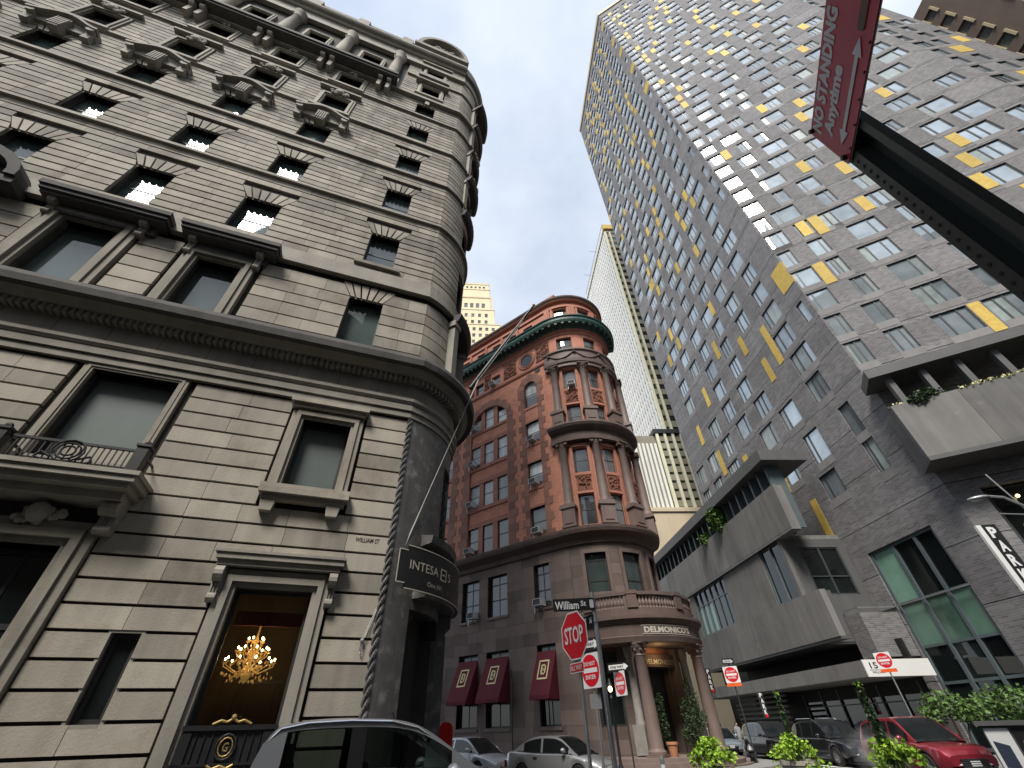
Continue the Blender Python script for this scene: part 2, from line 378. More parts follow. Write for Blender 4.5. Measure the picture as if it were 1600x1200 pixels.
# ------------------------------------------------------------------ ground, roads, pavements
aL = 68.97; LP0 = Vector((-4.30628, 11.20071, 0))
aD = 127.55; DP0 = Vector((3.50012, 29.79512, 0))
aT1 = 176.2; aT2 = 118.6; TP0 = Vector((24.93364, 22.95291, 0))
lw, dw, tw, t2w = frame_world(LP0, aL), frame_world(DP0, aD), frame_world(TP0, aT1), frame_world(TP0, aT2)
b = MB(); b.add([(-400, -400, 0), (400, -400, 0), (400, 700, 0), (-400, 700, 0)], [(0, 1, 2, 3)])
b.build('road', 'asphalt', kind='structure')
def pavement(fr, az, P0, x0, x1, y0, y1):
    mb = MB(); mb.box(x0, x1, y0, y1, -.3, .12)
    e = mb.build('sidewalk', 'pave', kind='structure'); e.location = P0; e.rotation_euler = (0, 0, R(90 - az))
    kb = MB(); n = int((x1 - x0) / 1.5)
    for i in range(n): kb.box(x0 + i * 1.5 + .008, x0 + i * 1.5 + 1.492, y0 - .16, y0 - .004, -.3, .125, tone=random.uniform(-1, 1))
    kb.build('kerb', 'pave', e)
    jt = MB()
    for i in range(n): jt.box(x0 + i * 1.5 - .006, x0 + i * 1.5 + .006, y0, y1 - .01, .121, .124)
    jt.build('joint', 'groove', e)
pavement(lw, aL, LP0, -28, .8, -3.0, .4)
pavement(dw, aD, DP0, -26, 1.5, -2.8, .3)
pavement(tw, aT1, TP0, -75, 3, -7.6, .5)
mb = MB(); mb.lathe([(0, .13), (6.4, .13), (6.4, -.3)], (2.1, 2.9, 0), 40); e = mb.build('sidewalk', 'pave', kind='structure'); e.location = DP0; e.rotation_euler = (0, 0, R(90 - aD))
mb = MB(); mb.box(-30, 40, -2.4, 1.4, -.3, .12); e = mb.build('sidewalk', 'pave', kind='structure'); e.location = (0, .3, 0); e.rotation_euler = (0, 0, R(-20))
mb = MB()
for i in range(9): mb.box(-3.2 + i * .85, -2.75 + i * .85, -1.6, 1.6, 0, .004)
e = mb.build('crosswalk', 'roadpaint', kind='structure'); e.location = (12.6, 27.5, 0); e.rotation_euler = (0, 0, R(8))
# ------------------------------------------------------------------ limestone bank building (left)
LB = thing('limestone_building', 'pale limestone building with deep horizontal joints, balcony and rounded granite-clad corner', 'building', LP0, aL)
CX, CY, RD = -.156, 2.82, 3.0
drum = arcmap(CX, CY, RD)
A0 = R(20)
def lpath(x0=-28., a1=112, step=6):
    p = [(x0, 0, 0, -1)]
    p.append((.87, 0, math.sin(R(10)), -math.cos(R(10))))
    a = 20 + step
    while a <= a1: p.append((CX + RD * math.sin(R(a)), CY - RD * math.cos(R(a)), math.sin(R(a)), -math.cos(R(a)))); a += step
    return p
def dpath(c, r, a0, a1, step=5):
    return [(c[0] + r * math.sin(R(a)), c[1] - r * math.cos(R(a)), math.sin(R(a)), -math.cos(R(a))) for a in [a0 + (a1 - a0) * i / max(1, round((a1 - a0) / step)) for i in range(round((a1 - a0) / step) + 1)]]
cols = {'c': (-2.15, -.86), 'b': (-7.42, -5.98), 'a': (-11.4, -10.0), 'z': (-15.45, -14.03), 'y': (-19.5, -18.1), 'x': (-23.5, -22.1)}
rows = {4: (17.42, 19.75), 5: (21.95, 24.12), 6: (26.38, 28.45), 7: (30.8, 33.0), 8: (35.25, 37.3)}
hol = []          # (x0, x1, z0, z1, kind)
for c, (x0, x1) in cols.items():
    for r, (z0, z1) in rows.items(): hol.append((x0, x1, z0, z1, 'v' if (c == 'c' or r < 7) else 's'))
    if c == 'c':
        hol += [(x0, x1, 12.3, 15.1, 'v'), (x0 - .02, x1 + .05, 39.1, 41.15, 's'), (x0 - .12, x1 - .05, 43.7, 45.6, 's')]
    else:
        m_ = .12 if c == 'a' else 0
        hol += [(x0 - m_, x1 + m_, 12.2, 15.15 + 3 * m_, 's'), (x0 + .35, x1 + .3, 40.6, 43.3, 's')]
low = [(-7.75, -5.7, 7.0, 9.66, 'm'), (-2.22, -.84, 6.92, 9.15, 'm'), (-7.5, -5.95, .1, 5.0, 'd'), (-2.38, -.72, .9, 4.4, 'w'), (-4.3, -3.78, 1.95, 3.42, 'n'),
       (-13.2, -11.8, 6.92, 9.15, 'm'), (-13.3, -11.7, .9, 4.4, 'w')]
hol += low
mb = MB()
wall(mb, -28, .87, 0, 51, .12, .6, [h[:4] for h in hol], xs_extra=(-20, -12, -4))
hold = [(RD * R(37), RD * R(76), .1, 4.2), (RD * R(58), RD * R(82), 6.2, 8.9)] + [(RD * R(56), RD * R(82), z0, z1) for z0, z1 in ((12.4, 15.2),) + tuple(rows.values()) + ((39.6, 41.6), (43.5, 45.6))]
wall(mb, RD * A0, RD * R(112), 0, 51, .11, .6, hold, drum, .3)
mb.build('wall', 'groove', LB)
mb = MB(); mb.box(-28, 1.6, 3.5, 14, 0, 50.2); mb.build('inner_core', 'black', LB)
# stone courses
blocks = []
def spans(z0, z1, holes, X0, X1, surr):
    """solid spans [(xl_bot, xl_top, xr_bot, xr_top)] of one course, cut by openings and splayed lintels"""
    cuts = []
    for h in holes:
        hx0, hx1, hz0, hz1, k = h
        m_ = surr.get(k, 0)
        if k == 'v':
            lt = hz1 + .80
            if z1 > hz0 and z0 < lt:
                f = lambda z: max(0., min(1, (z - hz1) / .8)) * .42
                cuts.append((hx0 - f(z0), hx0 - f(z1), hx1 + f(z0), hx1 + f(z1)))
        elif z1 > hz0 - (m_ if k in 'wm' else 0) and z0 < hz1 + m_:
            cuts.append((hx0 - m_,) * 2 + (hx1 + m_,) * 2)
    cuts.sort(); out = []; cur = (X0, X0)
    for c in cuts:
        if c[2] < X0: continue
        if c[0] > cur[0] + .05: out.append((cur[0], cur[1], c[0], c[1]))
        cur = (max(cur[0], c[2]), max(cur[1], c[3]))
    if X1 > cur[0] + .05: out.append((cur[0], cur[1], X1, X1))
    return out
def course(z0, z1, gap, X0, X1, blen, surr):
    for xb, xt, eb, et in spans(z0 + gap / 2, z1 - gap / 2, hol, X0, X1, surr):
        n = max(1, round((eb - xb) / blen)); js = [0] + [(i + random.uniform(-.22, .22)) / n for i in range(1, n)] + [1]
        for i in range(n):
            a0, a1 = xb + (eb - xb) * js[i], xb + (eb - xb) * js[i + 1]
            t0 = xt if i == 0 else a0; t1 = et if i == n - 1 else a1
            g = .0055
            blocks.append((a0 + g, t0 + g, a1 - g, t1 - g, z0 + gap / 2, z1 - gap / 2))
S1 = {'m': .42, 'd': .55, 'w': .42, 'n': .0, 's': .35}
zz = 1.98 - 4 * .4865
while zz < 9.75:
    course(zz, min(zz + .4865, 9.80), .062, max(-15, -8.2 - .5 * zz), .87, 1.15, S1); zz += .4865
z3 = [12.0, 12.73, 13.28, 13.92, 14.47, 15.08, 15.76]
for a_, b_ in zip(z3[:-1], z3[1:]): course(a_, b_, .062, -19, .87, 1.05, {'s': .62})
zz = 17.0
while zz < 38.4:
    course(zz, zz + .4332, .085, max(-27.5, -10 - .55 * zz), .87, 1.25, {'s': .34}); zz += .4332
zz = 38.9
while zz < 45.3:
    course(zz, zz + .40, .075, -3.7, .87, 1.1, {'s': .4}); zz += .40
_cp = Vector((0, 0, H))
def near_key(k):
    p = lw((k[0] + k[2]) / 2, 0, (k[4] + k[5]) / 2) - _cp; return p.length / max(.2, math.sqrt((k[2] - k[0]) * (k[5] - k[4])))
blocks.sort(key=near_key)
solo, rest, n_ = [], MB(), 0
for k in blocks:
    d = random.uniform(-.006, .004)
    rect = abs(k[0] - k[1]) < .01 and abs(k[2] - k[3]) < .01
    if rect and n_ < 300 and k[0] > -13:
        n_ += 1; put('stone_block', unit_box('lime'), LB, (k[0], d, k[4]), (k[2] - k[0], .14, k[5] - k[4]))
    else:
        rest.prism([(k[0], k[4]), (k[2], k[4]), (k[3], k[5]), (k[1], k[5])], d, .14, tone=random.uniform(-1, 1))
rest.build('stone_courses', 'lime', LB, kind='stuff')
# drum courses
mb = MB()
zs_ = [(z3[i], z3[i + 1], .06) for i in range(6)]
zz = 17.0
while zz < 38.4: zs_.append((zz, zz + .4332, .085)); zz += .4332
zz = 38.9
while zz < 45.3: zs_.append((zz, zz + .40, .075)); zz += .40
for z0, z1, g in zs_:
    hs = [h for h in hold if z1 > h[2] and z0 < h[3] + .1]
    segs = [(RD * A0 + .01, RD * R(54)), (RD * R(84), RD * R(112))] if hs else [(RD * A0 + .01, RD * R(112))]
    for s0, s1 in segs:
        n = max(1, round((s1 - s0) / 1.1))
        for i in range(n):
            a, b_ = s0 + (s1 - s0) * i / n, s0 + (s1 - s0) * (i + 1) / n
            mb.cbox(a + .004, b_ - .004, random.uniform(-.008, .004), .1, z0 + g / 2, z1 - g / 2, drum, .28, random.uniform(-1, 1))
mb.build('drum_courses', 'lime', LB, kind='stuff')
# voussoirs over the plain openings
for h in hol:
    if h[4] != 'v': continue
    x0, x1, z0, z1, k = h; n = 6; top = z1 + .80
    if x0 < -9.8 - .55 * z1: continue
    for i in range(n):
        f0, f1 = i / n, (i + 1) / n; g = .032
        v = MB(); v.prism([(x0 + (x1 - x0) * f0 + g, z1 + .01), (x0 + (x1 - x0) * f1 - g, z1 + .01), (x0 - .42 + (x1 - x0 + .84) * f1 - g, top - .03), (x0 - .42 + (x1 - x0 + .84) * f0 + g, top - .03)], random.uniform(-.004, .004), .14, tone=random.uniform(-.9, .2))
        if z1 < 25: v.build('voussoir', 'lime', LB)
        else:
            if 'vr' not in globals(): vr = MB()
            b0 = len(vr.v); vr.v += v.v; vr.f += [[b0 + q for q in f] for f in v.f]; vr.t += v.t; vr.m += v.m
vr.build('upper_voussoirs', 'lime', LB, kind='stuff')
# reveals behind lintels so no dark gap opens, windows
def sash_window(parent, x0, x1, z0, z1, y, mp=ident, fw=.07, fm='sash', pm='pane_l', bars=(), rails=(.5,), blind=0, bm='white_blind', name='window', step=9, dp=.06):
    mb = MB()
    mb.cbox(x0, x1, y, y + dp, z0, z0 + fw, mp, step); mb.cbox(x0, x1, y, y + dp, z1 - fw, z1, mp, step)
    mb.box(x0, x0 + fw, y, y + dp, z0 + fw, z1 - fw, mp); mb.box(x1 - fw, x1, y, y + dp, z0 + fw, z1 - fw, mp)
    for r_ in rails: mb.cbox(x0 + fw, x1 - fw, y + .005, y + dp - .005, z0 + (z1 - z0) * r_ - fw * .45, z0 + (z1 - z0) * r_ + fw * .45, mp, step)
    for r_ in bars: mb.box(x0 + (x1 - x0) * r_ - fw * .35, x0 + (x1 - x0) * r_ + fw * .35, y + .008, y + dp - .008, z0 + fw, z1 - fw, mp)
    f = mb.build(name, fm, parent)
    p = MB(); p.cbox(x0 + fw, x1 - fw, y + dp * .5, y + dp * .5 + .01, z0 + fw, z1 - fw, mp, step); p.build('pane', pm, f)
    if blind:
        bl = MB(); bl.cbox(x0 + fw, x1 - fw, y + dp * .5 - .004, y + dp * .5 - .002, z1 - fw - (z1 - z0 - 2 * fw) * blind, z1 - fw, mp, step); bl.build('blind', bm, f)
    return f
def reveal(mb, x0, x1, z0, z1, y1, mp=ident, t=.06, y0=.02):
    mb.box(x0 - t, x0, y0, y1, z0 - t, z1 + t, mp); mb.box(x1, x1 + t, y0, y1, z0 - t, z1 + t, mp)
    mb.box(x0, x1, y0, y1, z1, z1 + t, mp); mb.box(x0, x1, y0 - .02, y1, z0 - t, z0, mp)
for h in hol:
    x0, x1, z0, z1, k = h; rv = MB()
    if x0 < -13 - .6 * z1: continue
    if k in 'vs':
        reveal(rv, x0, x1, z0, z1, .5, y0=.09)
        sash_window(LB, x0, x1, z0, z1, .38, rails=(.5,) if (k == 'v' and z1 > 16) else (), fw=.06)
    elif k == 'm':
        reveal(rv, x0, x1, z0, z1, .5); sash_window(LB, x0, x1, z0, z1, .36, rails=(), fw=.09)
        sh = MB(); zs2 = z0 + .09 + (z1 - z0) * (.17 if x0 < -4 else .1); sh.box(x0 + .1, x1 - .1, .382, .385, zs2, z1 - .1); sh.build('shade', 'shade', LB)
        sh = MB(); sh.box(x0 + .1, x1 - .1, .384, .387, z0 + .1, zs2); sh.build('lower_pane_strip', 'room_glow' if x0 < -4 else 'shade', LB)  # pale strips imitate room glow showing under the shade
    elif k == 'n':
        reveal(rv, x0, x1, z0, z1, .5); sash_window(LB, x0 + .02, x1 - .02, z0, z1, .2, rails=(), fw=.08, pm='pane_k')
    elif k == 'd':
        reveal(rv, x0, x1, z0, z1, .6); sash_window(LB, x0, x1, z0, z1, .5, rails=(.7,), bars=(.5,), fw=.12, pm='pane_k', name='door')
    elif k == 'w' and x0 < -5:
        reveal(rv, x0, x1, z0, z1, .5); sash_window(LB, x0, x1, z0, z1, .36, rails=(), fw=.09, pm='pane_k')
    if rv.f: rv.build('window_reveal', 'lime_d', LB)
for h in hold[2:]:
    rv = MB(); reveal(rv, *h, .5, drum, y0=.05); sash_window(LB, *h, .34, drum, rails=(.5,), step=.3); rv.build('window_reveal', 'lime_d', LB)
# string courses and cornices
P_ = lpath()
def band(mb, z0, z1, out, path=P_, lip=0): 
    mb.sweep([(-.05, z0), (out - lip, z0), (out, z0 + (z1 - z0) * .4), (out, z1 - .02), (out - .03, z1), (-.05, z1 + .03)], path)
mb = MB()
for z in (21.72, 26.12, 30.5, 34.92): band(mb, z, z + .2, .16)
band(mb, 37.85, 38.2, .3); band(mb, 16.05, 16.35, .2); band(mb, 16.35, 16.95, .09); band(mb, 42.6, 42.85, .15, [(-3.6, 0, 0, -1)] + P_[1:])
mb.build('string_course', 'lime_d', LB)
mb = MB(); band(mb, 9.82, 10.06, .10); band(mb, 10.06, 10.30, .16); band(mb, 10.30, 10.52, .24, lip=.06); band(mb, 10.52, 11.18, .10); band(mb, 11.18, 11.34, .3, lip=.1); mb.build('architrave', 'lime_d', LB)
mb = MB()
for i in range(168):
    x = -27.9 + i * .172
    if x < .8: mb.box(x, x + .085, -.36, 0, 11.14, 11.36)
for i in range(28):
    s = RD * A0 + .1 + i * .17; mb.box(s, s + .085, -.36, 0, 11.14, 11.36, drum)
mb.build('dentils', 'lime_d', LB, kind='stuff')
mb = MB(); mb.sweep([(-.05, 11.34), (.42, 11.36), (.55, 11.5), (.62, 11.56), (-.05, 11.56)], P_); mb.build('bed_moulding', 'lime_d', LB)
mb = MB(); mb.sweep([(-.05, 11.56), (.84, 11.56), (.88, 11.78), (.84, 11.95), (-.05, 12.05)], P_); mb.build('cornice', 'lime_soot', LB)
mb = MB()
for i in range(22):
    mb.box(-27 + i * 1.27, -26.99 + i * 1.27, -.105, -.09, 10.53, 11.17)
mb.build('frieze_joints', 'groove', LB)
# top entablature, parapet
mb = MB(); PF = [(-28., 0, 0, -1), (.95, 0, 0, -1)]; band(mb, 45.3, 45.9, .28, PF); band(mb, 45.9, 47.0, .2, PF); band(mb, 47.0, 47.3, .45, PF, lip=.1); band(mb, 47.3, 47.75, .8, PF, lip=.1); band(mb, 47.75, 50.2, .1); band(mb, 50.2, 50.5, .22, PF); band(mb, 45.9, 47.0, .1, dpath((CX, CY), RD, 20, 112))
for x in (-18.4, -12.3, -8.4, -4.6): mb.box(x - .45, x + .45, -.4, -.05, 47.8, 50.6)
mb.build('upper_entablature', 'lime_d', LB)
# segmental pediment on the roof edge above the corner bay
seg = lambda cx, hw, zb, rise, n=14: [(cx - hw * math.cos(math.pi * i / n), zb + rise * math.sin(math.pi * i / n)) for i in range(n + 1)]
mb = MB(); o1 = seg(-1.4, 2.35, 49.3, 4.0); i1 = seg(-1.4, 2.0, 49.3, 3.5)
for i in range(14): mb.prism([o1[i], o1[i + 1], i1[i + 1], i1[i]], -.75, .3)
mb.prism(i1, -.2, .3); mb.box(-3.9, 1.0, -.85, .3, 48.75, 49.3)
pd = mb.build('roof_pediment', 'lime_d', LB)
def carve(mb, cx, cz, w_, h_, y, n=26, mp=ident, r0=.10):
    for i in range(n):
        a = random.uniform(0, 6.28); q = random.random() ** .6
        r = random.uniform(.5, 1.1) * r0
        mb.ball(mp(cx + math.cos(a) * q * w_, y, cz + math.sin(a) * q * h_), r, 5, (1, .8, 1))
mb = MB(); carve(mb, -1.4, 50.7, 1.5, 1.2, -.3, 60, r0=.24); mb.build('carving', 'lime_carve', pd)
# giant columns with balcony cornice and paired brackets
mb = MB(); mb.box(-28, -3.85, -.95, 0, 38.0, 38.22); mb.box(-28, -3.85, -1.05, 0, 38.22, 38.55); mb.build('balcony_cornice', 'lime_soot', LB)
mb = MB(); mb.box(-28, -3.85, -.4, .0, 38.55, 39.4); mb.build('balcony_parapet', 'lime_d', LB)
for x in (-20.2, -16.3, -12.4, -8.5, -4.65):
    for dx in (-.3, .3):
        b_ = MB(); b_.prism([(-.11, 36.6), (.11, 36.6), (.13, 38), (-.13, 38)], -.5, 0); 
        b_.cyl((-.14, -.55, 37.75), (.14, -.55, 37.75), .2, n=10); b_.cyl((-.13, -.32, 36.75), (.13, -.32, 36.75), .16, n=10)
        b_.build('bracket', 'lime_carve', LB).location = (x + dx, 0, 0)
    c = MB(); c.lathe([(.52, 39.4), (.52, 39.6), (.42, 39.7), (.40, 39.8), (.40, 42), (.34, 44.3), (.38, 44.35), (.36, 44.5), (.5, 45.0), (.55, 45.3), (.3, 45.3)], (x + .1, -.12, 0), 18)
    co = c.build('column', 'lime', LB, smooth=True)
    c = MB(); carve(c, x + .1, 44.75, .5, .25, -.4, 12); c.build('capital_carving', 'lime_carve', co)
# window dressings
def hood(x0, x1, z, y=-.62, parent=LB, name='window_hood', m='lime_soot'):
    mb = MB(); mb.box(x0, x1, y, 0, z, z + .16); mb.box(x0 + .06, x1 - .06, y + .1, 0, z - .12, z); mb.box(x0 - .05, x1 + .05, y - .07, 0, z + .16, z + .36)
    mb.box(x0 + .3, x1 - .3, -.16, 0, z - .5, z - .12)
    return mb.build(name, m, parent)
def surround(x0, x1, z0, z1, wd=.3, y=-.10, name='window_surround', sill=True, m='lime'):
    mb = MB()
    for k, (a, yy) in enumerate(((wd, y * .6), (wd * .62, y), (wd * .25, y * .35))):
        mb.box(x0 - a, x0 - (0 if k == 2 else a - wd * .36), yy, .12, z0, z1 + a); mb.box(x1 + (0 if k == 2 else a - wd * .36), x1 + a, yy, .12, z0, z1 + a)
        mb.box(x0 - a, x1 + a, yy - .001 * k, .12, z1 + (0 if k == 2 else a - wd * .36), z1 + a)
    if sill: mb.box(x0 - wd - .1, x1 + wd + .1, y - .12, .1, z0 - .22, z0)
    return mb.build(name, m, LB)
def console(x, z0, z1, y=-.38, w_=.2, m='lime_d'):
    mb = MB(); mb.prism([(x - w_ / 2, z0), (x + w_ / 2, z0), (x + w_ / 2 + .02, z1), (x - w_ / 2 - .02, z1)], y * .5, 0)
    mb.cyl((x - w_ * .55, y * .7, z1 - .18), (x + w_ * .55, y * .7, z1 - .18), .17, n=12); mb.cyl((x - w_ * .5, y * .42, z0 + .08), (x + w_ * .5, y * .42, z0 + .08), .1, n=10)
    for dx in (-.06, 0, .06): mb.box(x + dx - .014, x + dx + .014, y * .5 - .03, y * .4, z0 + .1, z1 - .2)
    return mb.build('console', m, LB, smooth=False)
surround(-7.42, -5.98, 12.2, 15.15, .42, -.16); hood(-8.15, -5.0, 15.92); console(-7.75, 15.1, 15.95); console(-5.55, 15.1, 15.95)
surround(-11.52, -9.88, 12.2, 15.5, .5, -.16); hood(-12.3, -8.62, 16.02); console(-11.9, 15.3, 16.05); console(-9.3, 15.3, 16.05)
surround(-15.45, -14.03, 12.2, 15.15, .42, -.16); console(-15.9, 15.1, 15.95); console(-13.5, 15.1, 15.95)
mb = MB(); o1 = seg(-14.74, 1.9, 16.0, 1.5); i1 = seg(-14.74, 1.6, 16.0, 1.15)
for i in range(14): mb.prism([o1[i], o1[i + 1], i1[i + 1], i1[i]], -.8, 0)
mb.prism(i1, -.25, 0); mb.box(-16.7, -12.8, -.7, 0, 15.7, 16.0); ph = mb.build('window_hood', 'lime_soot', LB)
mb = MB(); carve(mb, -14.7, 16.5, .9, .35, -.3, 24, r0=.16); mb.build('carving', 'lime_carve', ph)
def ogee(cx, hw, z):   # row-six curved pediment
    n = 16; top = []
    for i in range(n + 1):
        u = -1 + 2 * i / n; top.append((cx + u * hw, z + .62 * (math.cos(u * math.pi) * .5 + .5)))
    mb = MB()
    for i in range(n):
        a, c = top[i], top[i + 1]
        mb.prism([a, c, (c[0], c[1] + .17), (a[0], a[1] + .17)], -.55, 0); mb.prism([(a[0], z - .3), (c[0], z - .3), c, a], -.2, 0)
    for s in (-1, 1): mb.cyl((cx + s * (hw - .22), -.5, z - .08), (cx + s * (hw - .22), -.05, z - .08), .18, n=10); mb.box(cx + s * (hw - .22) - .16, cx + s * (hw - .22) + .16, -.3, 0, z - .75, z - .2)
    p = mb.build('curved_pediment', 'lime_d', LB)
    k = MB(); k.prism([(cx - .2, z - .8), (cx + .2, z - .8), (cx + .3, z + .25), (cx - .3, z + .25)], -.42, 0)
    for q in range(5): k.box(cx - .24 + q * .11, cx - .19 + q * .11, -.47, -.4, z - .7, z + .2)
    k.build('keystone', 'lime_carve', p)
for c in 'bazyx':
    x0, x1 = cols[c]; cx = (x0 + x1) / 2
    ogee(cx, 1.42, 29.25)
    s = surround(x0, x1, 30.8, 33.0, .32, -.14)
    mb = MB(); carve(mb, cx, 33.45, .55, .3, -.2, 22, r0=.13); mb.ball((cx, -.22, 33.45), .3, 8, (1, .6, .9)); mb.build('cartouche', 'lime_carve', s)
    mb = MB(); mb.box(cx - 1.25, cx + 1.25, -.3, 0, 33.75, 33.95); mb.build('window_cornice', 'lime_d', s)
    s = surround(x0, x1, 35.25, 37.3, .3, -.12)
    mb = MB(); carve(mb, cx, 37.75, .3, .2, -.15, 12, r0=.1); mb.build('carving', 'lime_carve', s)
    s = surround(x0 + .35, x1 + .3, 40.6, 43.3, .28, -.12)
for z0, z1 in ((39.1, 41.15), (43.7, 45.6)): surround(-2.2, -.84, z0, z1, .32, -.12)
mb = MB(); mb.box(-2.8, -.2, -.42, 0, 41.55, 41.75); mb.box(-2.75, -.25, -.3, 0, 42.9, 43.4); mb.box(-2.8, -.2, -.42, 0, 46.0, 46.2); carve(mb, -1.5, 42.2, .5, .3, -.15, 14); mb.build('window_cornice', 'lime_d', LB)
mb = MB(); mb.box(-1.65, -1.35, -.2, .0, 37.2, 38.0); mb.build('keystone', 'lime', LB)
for x0, x1, z0 in ((-2.45, -.55, 17.2), (-2.4, -.6, 30.62)): mb = MB(); mb.box(x0, x1, -.15, .1, z0, z0 + .18); mb.build('window_sill', 'lime', LB)
# drum projecting bay dressings
for z, o in ((15.7, .55), (25.1, .34), (29.4, .5), (33.6, .45), (38.3, .6), (42.4, .95)):
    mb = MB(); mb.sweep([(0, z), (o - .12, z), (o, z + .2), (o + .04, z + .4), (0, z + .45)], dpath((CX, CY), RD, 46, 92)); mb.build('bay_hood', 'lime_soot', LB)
for z0, z1, o in ((12.0, 15.7, .32), (25.6, 29.4, .12), (30.4, 33.6, .22), (35, 38.3, .25), (39, 42.4, .25)):
    for a in (49, 87):
        mb = MB(); s = RD * R(a); mb.box(s - .16, s + .16, -o, 0, z0, z1, drum); mb.box(s - .24, s + .24, -o - .06, 0, z1 - .3, z1, drum); mb.build('bay_pilaster', 'lime_d', LB)
mb = MB()
for z in (29.95, 34.2, 38.9, 42.9):
    carve(mb, RD * R(66), z + .3, .7, .4, -.3, 24, drum, .17)
    mb.ball(drum(RD * R(68), -.2, z + .4), .36, 8, (1, 1, 1.3))
mb.build('bay_carving', 'lime_carve', LB)
mb = MB(); mb.sweep([(0, 47.3), (.35, 47.3), (.45, 47.8), (0, 48)], dpath((CX, CY), RD, 20, 112)); mb.build('drum_cornice', 'lime_d', LB)
# mezzanine dressings
surround(-2.22, -.84, 6.92, 9.15, .34, -.13)
mb = MB(); mb.box(-2.68, -.4, -.3, 0, 9.60, 9.74); mb.box(-2.62, -.46, -.2, 0, 9.46, 9.6); mb.build('window_hood', 'lime', LB)
mb = MB(); mb.box(-2.62, -.4, -.36, 0, 6.62, 6.78); mb.box(-2.55, -.48, -.24, 0, 6.48, 6.62)
for x in (-2.35, -.75): mb.prism([(x - .14, 6.18), (x + .14, 6.18), (x + .18, 6.48), (x - .18, 6.48)], -.22, 0)
mb.build('window_sill', 'lime', LB)
surround(-7.75, -5.7, 7.0, 9.66, .22, -.05, sill=False)
# balcony over the entrance
mb = MB(); mb.box(-8.15, -4.98, -.95, 0, 6.22, 6.36); mb.box(-8.05, -5.08, -.85, 0, 6.08, 6.22); mb.box(-7.95, -5.18, -.6, 0, 5.9, 6.08); mb.box(-8.2, -4.93, -1.0, 0, 6.36, 6.46)
bal = mb.build('balcony', 'lime_d', LB)
mb = MB(); mb.box(-7.7, -5.3, -.82, -.76, 7.0, 7.06); mb.box(-7.7, -5.3, -.82, -.76, 6.5, 6.54)
for i in range(20): mb.box(-7.66 + i * .122, -7.635 + i * .122, -.80, -.78, 6.5, 7.0)
for x in (-7.85, -5.2): mb.box(x - .12, x + .12, -.9, -.66, 6.46, 7.12); mb.box(x - .15, x + .15, -.93, -.63, 7.12, 7.18); mb.ball((x, -.78, 7.24), .08, 6)
for s in (0, 1): mb.box((-7.85, -5.22)[s], (-7.82, -5.19)[s], -.7, 0, 7.0, 7.06)
for k, rr in enumerate((.27, .2, .12)): 
    ring = [(-6.52 + rr * 1.1 * math.cos(t * .5236), -.84, 6.8 + rr * math.sin(t * .5236)) for t in range(13)]; mb.tube(ring, .022)
for s in (-1, 1): mb.tube([(-6.52 + s * .25, -.83, 6.62), (-6.52 + s * .45, -.83, 6.72), (-6.52 + s * .52, -.83, 6.6), (-6.52 + s * .42, -.83, 6.55)], .025)
mb.build('railing', 'iron', bal)
mb = MB(); mb.ball((-6.62, -.22, 5.6), .2, 8, (1, 1, 1.15)); carve(mb, -6.62, 5.55, .42, .24, -.14, 26, r0=.09); mb.build('lion_mask', 'lime_carve', LB)
surround(-7.5, -5.95, .1, 5.0, .5, -.18, 'door_surround', sill=False)
console(-5.35, 5.25, 5.95, -.5, .3); console(-8.1, 5.25, 5.95, -.5, .3)
# the lit window and its hood, iron guard
surround(-2.38, -.72, .9, 4.4, .36, -.14, sill=False, m='lime_d')
mb = MB(); mb.box(-2.95, -.14, -.34, 0, 4.93, 5.06); mb.box(-2.9, -.2, -.26, 0, 4.8, 4.93); mb.box(-3.0, -.1, -.38, 0, 5.06, 5.12); mb.build('window_hood', 'lime_d', LB)
console(-2.78, 4.05, 4.8, -.26, .17); console(-.32, 4.05, 4.8, -.26, .17)
mb = MB(); mb.box(-2.35, -.75, -.1, -.02, .35, 1.82); g = mb.build('window_guard', 'iron', LB)
mb = MB(); mb.box(-2.38, -.72, -.16, -.0, 1.82, 1.90); mb.box(-2.4, -.7, -.14, 0, 1.30, 1.34)
for x in (-2.28, -.86): mb.box(x - .09, x + .09, -.14, -.1, .4, 1.8)
for i in range(9): mb.cyl((-2.1 + i * .14, -.12, .45), (-2.1 + i * .14, -.12, 1.75), .014, n=6)
mb.tube([(-1.55 + .17 * math.cos(t * .5236), -.14, 1.57 + .19 * math.sin(t * .5236)) for t in range(13)], .02); mb.build('guard_frame', 'iron', g)
mb = MB(); mb.tube([(-1.55 + .12 * math.cos(t * .5236), -.15, 1.57 + .14 * math.sin(t * .5236)) for t in range(13)], .012)
for s in (-1, 1):
    mb.tube([(-1.55, -.16, 2.0), (-1.55 + s * .1, -.16, 1.94), (-1.55 + s * .2, -.16, 1.97), (-1.55 + s * .34, -.16, 1.91)], .022); mb.tube([(-1.55, -.16, 1.30), (-1.55 + s * .12, -.16, 1.26), (-1.55 + s * .22, -.16, 1.31)], .02)
mb.ball((-1.55, -.16, 2.02), .05, 6); text(mb, 'G', -1.60, -1.5, 1.5, 1.64, -.15); mb.build('gilt_ornament', 'gilt', g)
sash_window(LB, -2.38, -.72, .9, 4.4, .30, rails=(), fw=.08, pm='room_glass', name='lit_window')
mb = MB(); mb.box(-4.2, .6, 2.8, 2.9, 0, 6); mb.box(-4.3, -4.2, .6, 2.9, 0, 6); mb.box(-4.2, .6, .62, 2.8, 5.6, 5.7); mb.box(-4.2, .6, .62, 2.8, .3, .4); mb.build('room_interior', 'room', LB)
mb = MB(); mb.box(-2.3, -.8, .75, .8, 3.75, 4.05); mb.build('drapery', 'roomred', LB)
mb = MB()
